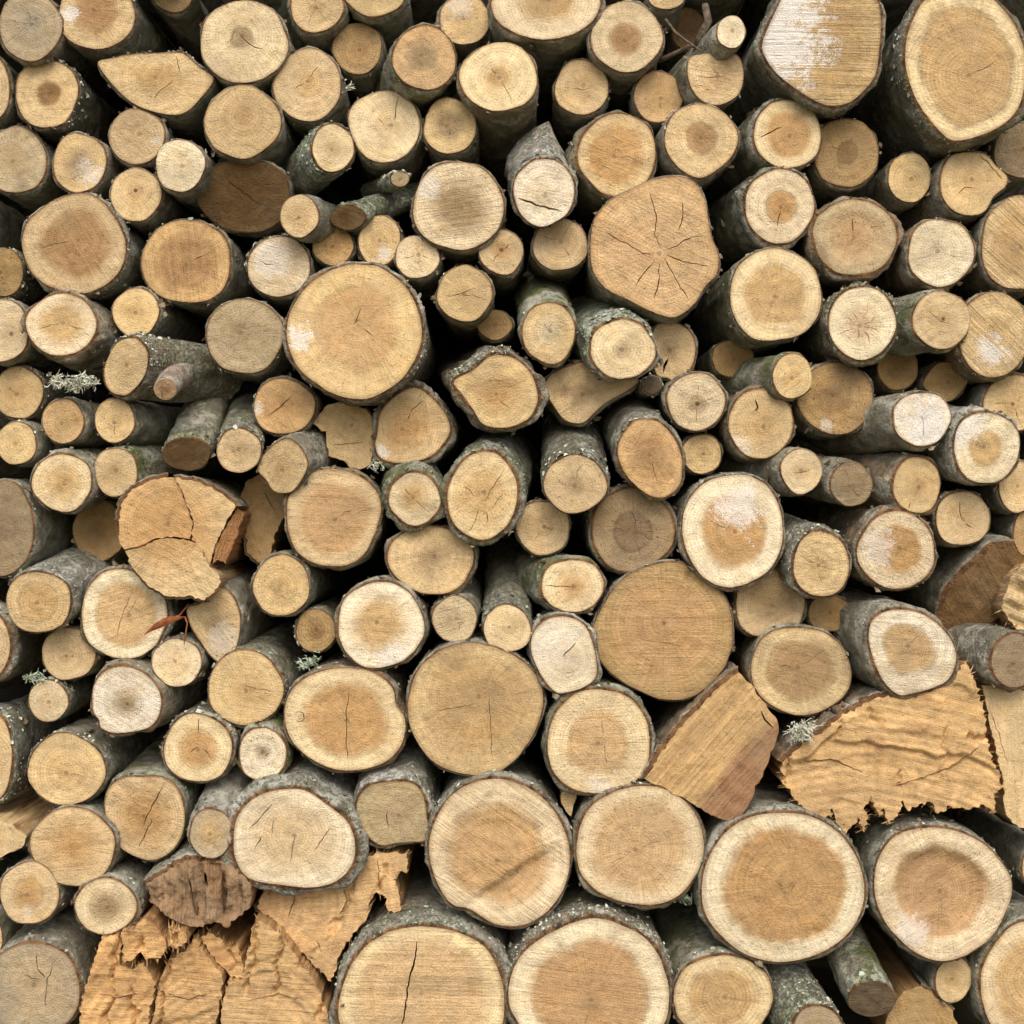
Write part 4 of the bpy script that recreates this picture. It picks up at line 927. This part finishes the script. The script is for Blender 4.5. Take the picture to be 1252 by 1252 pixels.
L(517, 1224, 102, 92, 'p', 'very large tan log at the base with a long dark upright crack', h=(.80, (198, 156, 98)), hs=.10, hl=.15, c=[[(510, 1150), (505, 1180), (499, 1205), (496, 1230), (490, 1262)]], cw=2.6, k=(2, .7), y=-.09, bt=9, b='grey', l=.6, fl=.5, pith=(515, 1215), ring=.06, s=(.02, .04))
L(722, 1215, 98, 90, 'w', 'very large brown-hearted log with a cream rim, in bark crusted with lichen', h=(.76, (182, 130, 70)), hs=.06, hl=.3, y=-.09, bt=8, l=.8, fl=.9, k=(8, .5), c=1, cw=.8, b='brown', sp=.4, ring=.06)
L(884, 1220, 60, 53, 'p', 'medium log with faint concentric rings under the very large orange-brown one', h=(.68, 't'), hs=.08, y=-.06, bt=4, ring=.13, rk=900., c=1, g=.6, s=(-.05, .10), l=.4)
L(1000, 1270, 34, 40, 'g', 'black and white patchy-barked log lying slantwise at the base of the pile', s=(-.25, .34), len=.36, y=-.10, b='dark', l=1.3, fl=.6, c=0, ft=(.1, -.1), bt=4)
L(1066, 1222, 29, 21, 'k', 'short green-barked log pointing down with a dark grey end', s=(-.12, .44), ft=(0, -.6), len=.28, y=-.08, g=1.0, l=.6, c=0, b='grey', bt=2, st=.5)
J([(1078, 1272), (1086, 1240), (1104, 1213), (1126, 1206), (1150, 1222), (1165, 1236), (1174, 1272)], 'd', 'tan triangular split log at the base beside the short green-barked one', y=-.03, pith=(1130, 1330), R=150, bark=[3, 4], bt=3)
L(1166, 1198, 22, 28, 'y', 'small yellow log below the hollow-hearted log', y=-.04, c=0, rot=12, g=.3)
L(1264, 1205, 64, 80, 'p', 'big pale-rimmed log half out of sight beside the small yellow one at the base', h=(.74, 't'), hs=.07, y=-.07, bt=6, l=.5, c=0)
L(1268, 1060, 18, 27, 't', 'sliver of a log beside the hollow-hearted log', y=-.02, c=0)
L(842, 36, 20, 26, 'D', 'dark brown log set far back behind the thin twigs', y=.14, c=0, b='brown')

# ------------------------------------------------------------------ the setting
def grid_sheet(name, x0, x1, y0, y1, nx, ny, fn, mat):
    V = []; F = []
    for j in range(ny + 1):
        for i in range(nx + 1):
            V.append(fn(x0 + (x1 - x0) * i / nx, y0 + (y1 - y0) * j / ny))
    for j in range(ny):
        for i in range(nx):
            a = j * (nx + 1) + i
            F.append((a, a + 1, a + nx + 2, a + nx + 1))
    o = mesh_obj(name, V, F, mat); o['kind'] = 'structure'
    return o
grid_sheet('ground', -60, 60, -60, 60, 60, 60, lambda x, y: (x, y, 0.0), M_GROUND)
grid_sheet('added_light_stop', -4, 4, 0, 2.6, 80, 26, lambda x, z: (x, 0.66 + 0.03 * z + 0.05 * fractal(Vector((x * 2, z * 2, 1.0)), 4), z - 0.05), M_LIGHT_STOP)  # added backing, keeps light from leaking through the gaps between logs

# ------------------------------------------------------------------ build every log
for i, d in enumerate(LOGS):
    build_log(i, d)

def build_broken(pieces, label, common, sep, name='split_log'):
    """one log broken into pieces that still lie together: each piece is a part with its sawn end as sub-part"""
    main = None
    for k, (pts, kw) in enumerate(pieces):
        n0 = len(LOGS)
        J(pts, kw.get('tone', common['tone']), label, **{**{a: b for a, b in common.items() if a != 'tone'}, **{a: b for a, b in kw.items() if a != 'tone'}})
        d = LOGS[n0]; r = build_log(400 + sep * 10 + k, d)
        kids = {c.name.split('.')[0]: c for c in r.children}
        side = kids['split_side']; side.name = 'splinter'
        if main is None:
            main = r
            r.name = name
        side.parent = main
        side.location = r.location - main.location
        kids['cut_face'].parent = side
        if 'bark' in kids:
            kids['bark'].parent = side
        if r is not main:
            bpy.data.objects.remove(r)
    return main

build_broken([
    ([(146, 664), (145, 636), (150, 614), (162, 598), (185, 587), (205, 584), (214, 584), (222, 600), (236, 640), (232, 659), (212, 656), (190, 658), (168, 668), (152, 672)], dict(bark=[1, 2, 3, 4], bt=5, y=-.055)),
    ([(215, 584), (245, 590), (272, 604), (288, 619), (276, 640), (262, 668), (257, 690), (254, 688), (246, 670), (234, 660), (237, 640), (223, 600)], dict(y=-.06, tone='y', ft=(.08, .02), bark=[0, 1, 2], bt=4)),
    ([(290, 621), (299, 629), (293, 642), (276, 690), (266, 684), (259, 690), (264, 668), (278, 641)], dict(y=-.05, tone=(176, 122, 70), ft=(.9, -.1), k=(-75, 1.0), len=.3)),
    ([(153, 674), (170, 670), (192, 660), (212, 658), (232, 661), (246, 673), (256, 693), (266, 700), (270, 712), (262, 724), (250, 734), (236, 729), (205, 729), (180, 715), (162, 694)], dict(y=-.075, tone='y', sp=.5, bark=[10, 11, 12, 13], bt=2.5)),
], 'two-piece cracked log, broken across with a slab breaking off its side', dict(tone='o', pith=(206, 640), R=110, k=(30, .5), cw=1.0, c=[[(165, 630), (175, 640)]], h=(.5, 'o'), hs=.3, amp=.7, seg=4., b='brown', l=.4), 1)

build_broken([
    ([(92, 1275), (100, 1226), (110, 1188), (124, 1146), (145, 1141), (147, 1160), (146, 1180), (160, 1186), (176, 1176), (182, 1190), (190, 1200), (176, 1275)], dict()),
    ([(148, 1140), (160, 1139), (174, 1124), (190, 1130), (200, 1146), (203, 1158), (196, 1172), (178, 1173), (172, 1164), (164, 1172), (152, 1178), (150, 1160)], dict(y=-.085)),
    ([(206, 1135), (226, 1140), (228, 1152), (216, 1160), (205, 1156)], dict(y=-.09)),
    ([(180, 1275), (190, 1232), (197, 1196), (206, 1174), (224, 1164), (240, 1148), (250, 1165), (262, 1180), (272, 1196), (268, 1230), (262, 1275)], dict(y=-.06)),
    ([(246, 1146), (258, 1140), (268, 1146), (278, 1160), (290, 1156), (298, 1180), (296, 1196), (280, 1192), (268, 1178), (255, 1162)], dict(y=-.045, ft=(0, .1))),
    ([(266, 1275), (272, 1232), (278, 1200), (296, 1200), (300, 1180), (306, 1150), (313, 1122), (330, 1134), (345, 1144), (365, 1172), (382, 1194), (398, 1230), (410, 1275)], dict(y=-.06, tone='o')),
], 'shattered log at the base, split by wide dark gaps into upright chunks', dict(tone=(204, 160, 102), pith=(290, 1330), R=230, k=(4, .9), strata=(.036, .003, .030, .02, 8), rough=.003, fringe=(90, 88, 10), amp=1.1, seg=3.5, ring=.16, rk=420., y=-.07, h=(.5, (204, 154, 90)), hs=.3, st=.45, sc=(160, 100, 50), len=.4, b='brown', cw=1.3, s=(0, .02),
  c=[[(120, 1215), (145, 1220), (172, 1214)], [(205, 1215), (232, 1222), (258, 1214)], [(300, 1225), (340, 1215), (372, 1222)]]), 2)

J([(179, 1080), (202, 1067), (228, 1050), (255, 1054), (281, 1057), (300, 1068), (309, 1082), (306, 1110), (292, 1120), (278, 1134), (262, 1126), (248, 1134), (230, 1132), (212, 1124), (196, 1114), (184, 1104)], (150, 122, 90), 'rotten brown stump end, fluted and crumbling, above the shattered log', y=-.07, tear=.014, rough=.005, k=(88, 1.3), st=.9, sc=(128, 82, 44), c=[[(232, 1070), (234, 1095), (240, 1120)], [(272, 1066), (274, 1095), (272, 1118)], [(252, 1064), (254, 1085)]], cw=3.0, amp=1.1, seg=4., pith=(-150, 1090), R=480, bark=[0, 1, 2, 3, 4, 5], bt=5, b='grey', l=.5, s=(.02, .16), len=.3, ft=(0, .15), h=(.6, (160, 108, 60)), hs=.3)
build_log(470, LOGS[-1])

def by_label(word):
    return next(d['root'] for d in LOGS if word in d['label'])
def child(root, name):
    return next(c for c in root.children if c.name.split('.')[0] == name)

rg0 = random.Random(21)
# sawn branch stub on the tilted oval log
r = by_label('carries a sawn branch stub'); bk = child(r, 'bark')
ps = [wp(230, 444, .08), wp(219, 455, .02), wp(209, 466, -.04), wp(202, 476, -.10)]
st = tube_mesh('branch_stub', [p - r.location for p in ps], [.034, .028, .022, .019], M_BARK, r, 16, M_SPLIT)
st['tone'] = list(lin(176, 156, 140)); st['seed'] = 3.3; st['green'] = 0.0; st['lichen'] = 0.2
ax_ = (ps[3] - ps[2]).normalized(); u_ = ax_.orthogonal().normalized(); v_ = ax_.cross(u_); c_ = ps[3] - r.location + ax_ * .0006
V = [c_]; G = [(0, 0, 0)]; RN = [0.0]; F = []
for rr in (.35, .7, .93):
    for q in range(16):
        a_ = 6.2832 * q / 16
        V.append(c_ + (u_ * math.cos(a_) + v_ * math.sin(a_)) * .019 * rr + ax_ * rg0.uniform(-.001, .001)); G.append((math.cos(a_) * .019 * rr, math.sin(a_) * .019 * rr, 0)); RN.append(rr)
for q in range(16):
    F.append((0, 1 + q, 1 + (q + 1) % 16))
    for k in (0, 1):
        F.append((1 + 16 * k + q, 17 + 16 * k + q, 17 + 16 * k + (q + 1) % 16, 1 + 16 * k + (q + 1) % 16))
fc = mesh_obj('cut_face', V, F, M_END, st, attrs={'gr': ('FLOAT_VECTOR', G), 'rn': ('FLOAT', RN)})
dd_ = dict(DEF); dd_.update(tone=(176, 142, 104), h=(.5, 'd'), st=.6)
props_face(fc, dd_, 77, (0, 0), (0, 0))

# peeled bark flaring up above the whitish log
r = by_label('peeled grey bark flaring'); V = []; F = []
base = [(628, 226), (630, 212), (638, 200), (652, 192), (668, 190), (684, 196), (696, 208)]
tip = [(616, 214), (620, 192), (634, 172), (654, 158), (671, 150), (682, 172), (694, 196)]
for q, (p0, p1) in enumerate(zip(base, tip)):
    for k in range(6):
        t_ = k / 5; x_ = p0[0] + (p1[0] - p0[0]) * t_; y_ = p0[1] + (p1[1] - p0[1]) * t_
        for th in (0, .008):
            V.append(wp(x_ + rg0.gauss(0, .8), y_ + rg0.gauss(0, .8) + (-.8 if th else 0), -.045 + .09 * t_ + th + rg0.gauss(0, .0012)) - r.location)
nk = 12
for q in range(6):
    for k in range(5):
        a_ = q * nk + 2 * k; b2 = a_ + nk
        F += [(a_, b2, b2 + 2, a_ + 2), (a_ + 1, a_ + 3, b2 + 3, b2 + 1)]
    F += [(q * nk + 10, (q + 1) * nk + 10, (q + 1) * nk + 11, q * nk + 11), (q * nk, q * nk + 1, (q + 1) * nk + 1, (q + 1) * nk)]
F += [(2 * k, 2 * k + 2, 2 * k + 3, 2 * k + 1) for k in range(5)] + [(6 * nk + 2 * k, 6 * nk + 2 * k + 1, 6 * nk + 2 * k + 3, 6 * nk + 2 * k + 2) for k in range(5)]
fb = mesh_obj('bark_flap', V, F, M_BARK, r, attrs={'rim': ('FLOAT', [0.0] * len(V))})
fb['tone'] = list(lin(206, 196, 180)); fb['seed'] = 8.8; fb['green'] = 0.0; fb['lichen'] = 1.2

# leafy and shrubby lichens
def tuft(parent, root, px, py, y, n, size, rng, mat, spread=1.0):
    V = []; F = []
    c = wp(px, py, y) - root.location
    for _ in range(n):
        dr = Vector((rng.gauss(0, 1), -abs(rng.gauss(0.5, .5)), rng.gauss(0, 1))).normalized()
        p = c + Vector((rng.gauss(0, size * .35 * spread), rng.gauss(0, .004), rng.gauss(0, size * .22)))
        w = rng.uniform(.0008, .0018)
        for fork in range(3):
            d2 = (dr + Vector((rng.gauss(0, .5), rng.gauss(0, .4), rng.gauss(0, .5)))).normalized()
            sd = d2.orthogonal().normalized() * w
            q = p.copy(); b = len(V)
            for s_ in range(4):
                ww = sd * (1 - .22 * s_) * rng.uniform(.7, 1.5)
                V += [q - ww, q + ww]
                q = q + d2 * (size * .16 * rng.uniform(.6, 1.2)) + Vector((rng.gauss(0, .0012), rng.gauss(0, .0012), rng.gauss(0, .0012)))
            F += [(b + 2 * s_, b + 2 * s_ + 1, b + 2 * s_ + 3, b + 2 * s_ + 2) for s_ in range(3)]
    o = mesh_obj('lichen', V, F, mat, parent, smooth=False); o['kind'] = 'stuff'
    return o
rg = random.Random(5)
r = by_label('hung with leafy lichen'); b_ = child(r, 'bark')
for px, py, n in ((70, 466, 26), (84, 468, 26), (100, 463, 30), (112, 468, 22), (92, 474, 20)):
    tuft(b_, r, px, py, -.045, n, .020, rg, M_LICH)
r = by_label('large jagged split slab'); b_ = child(r, 'bark')
for px, py in ((978, 892), (984, 900), (972, 897), (990, 888)):
    tuft(b_, r, px, py, -.075, 20, .022, rg, M_LICH)
r = by_label('rounded-triangle tan log'); tuft(child(r, 'bark'), r, 460, 570, -.01, 18, .02, rg, M_LICH)
r = by_label('squarish-round log with a short crack'); tuft(child(r, 'bark'), r, 414, 108, .03, 22, .03, rg, M_LICH, 1.2)
r = by_label('squared-off grey log'); tuft(child(r, 'bark'), r, 532, 990, -.03, 14, .014, rg, M_LICHG)
r = by_label('under the very large orange-brown one'); tuft(child(r, 'bark'), r, 836, 1098, -.03, 24, .02, rg, M_LICHG)
r = by_label('smooth yellow log with one level'); tuft(child(r, 'bark'), r, 378, 810, -.03, 34, .022, rg, M_LICHG, 1.5)
r = by_label('little pale log under the small plain tan'); tuft(child(r, 'bark'), r, 44, 828, -.01, 30, .02, rg, M_LICHG, 1.3)
r = by_label('large oval log with a dusty tan heart'); tuft(child(r, 'bark'), r, 808, 940, -.02, 24, .022, rg, M_LICH, 1.2)

# ------------------------------------------------------------------ twigs and the dead leaf
def twig(pts, rad, label):
    ps = [wp(*p) for p in pts]; c = ps[0]
    e = bpy.data.objects.new('twig', None); e.location = c; C.objects.link(e)
    e['label'] = label; e['category'] = 'twig'; e['group'] = 'twigs caught in the woodpile'
    m = len(ps)
    tube_mesh('stem', [p - c for p in ps], [rad * S * (1.1 - .5 * k / m) for k in range(m)], M_TWIG, e, 7)
    return e
twig([(814, 24, .03), (826, 40, .01), (842, 52, -.01), (858, 63, -.03)], 1.7, 'thin pale twig slanting down onto the flat-topped tan log')
twig([(796, 78, .05), (815, 70, .03), (836, 60, .01), (846, 54, .0)], 3.2, 'dark twig crossing behind the thin pale one')
twig([(852, 60, .02), (858, 42, .01), (866, 26, .0), (862, 6, .01)], 6.0, 'knobbly brown twig beside the tiny whitish log')
twig([(657, 116, .04), (655, 130, .02), (652, 146, .02)], 1.6, 'short whitish twig hanging beside the pale log with brown bark')
twig([(402, 1238, -.03), (408, 1234, -.07), (420, 1229, -.10)], 2.0, 'short pale twig between the shattered log and the very large tan one')

def leaf():
    c = wp(208, 764, -.06)
    e = bpy.data.objects.new('dead_leaf', None); e.location = c; C.objects.link(e)
    e['label'] = 'curled reddish-brown dead leaf lying on the log with a bright pale crescent'; e['category'] = 'leaf'
    spine = [(176, 776, -.062), (186, 768, -.072), (198, 762, -.076), (209, 758, -.074), (218, 756, -.066), (226, 754, -.058)]
    wid = [0.2, 4.2, 6.0, 5.0, 2.8, 0.5]
    V = []; F = []
    for (x, y, dep), w in zip(spine, wid):
        p = wp(x, y, dep) - c
        V += [p + Vector((.15 * w * S, .004 * w / 6, .95 * w * S)), p, p - Vector((.1 * w * S, -.006 * w / 6, .85 * w * S))]
    for k in range(len(spine) - 1):
        a = 3 * k
        F += [(a, a + 3, a + 4, a + 1), (a + 1, a + 4, a + 5, a + 2)]
    mesh_obj('blade', V, F, M_LEAF, e)
    tube_mesh('stalk', [wp(*p) - c for p in ((226, 754, -.058), (229, 762, -.056), (227, 774, -.058), (225, 788, -.062))], [.0016, .0013, .0012, .001], M_LEAF, e, 6)
    tube_mesh('stalk', [wp(*p) - c for p in ((206, 757, -.07), (220, 752, -.06), (231, 738, -.05))], [.0011, .0013, .001], M_LEAF, e, 6)
leaf()

# ------------------------------------------------------------------ the pile goes on past the picture's edges
rg = random.Random(11)
ring = []
taken = [(d['cx'], d['cy'], max(d['rx'], d['ry']) + 3) for d in LOGS]
def free(x, y, r):
    return all((x - a) ** 2 + (y - b) ** 2 > (r + c) ** 2 for a, b, c in taken)
for rad in (78, 66, 56, 46, 38):
    for _ in range(2600):
        x, y = rg.uniform(-230, 1482), rg.uniform(-300, 1320 - rad)
        if -rad - 6 < x < 1252 + rad + 6 and -rad - 6 < y < 1252 + rad + 6:
            continue
        if free(x, y, rad + 4):
            taken.append((x, y, rad + 4)); ring.append((x, y, rad))
for k, (x, y, rad) in enumerate(ring):
    L(x, y, rad - 2, rad - 3, rg.choice('tpyyog'), 'round log stacked out past the edge of the photographed stack', h=(rg.uniform(.4, .75), rg.choice('tob')), y=rg.uniform(-.04, .03), group='logs past the edge of the photographed stack')
    LOGS[-1]['s'] = (0.0, 0.0)
    build_log(600 + k, LOGS[-1])
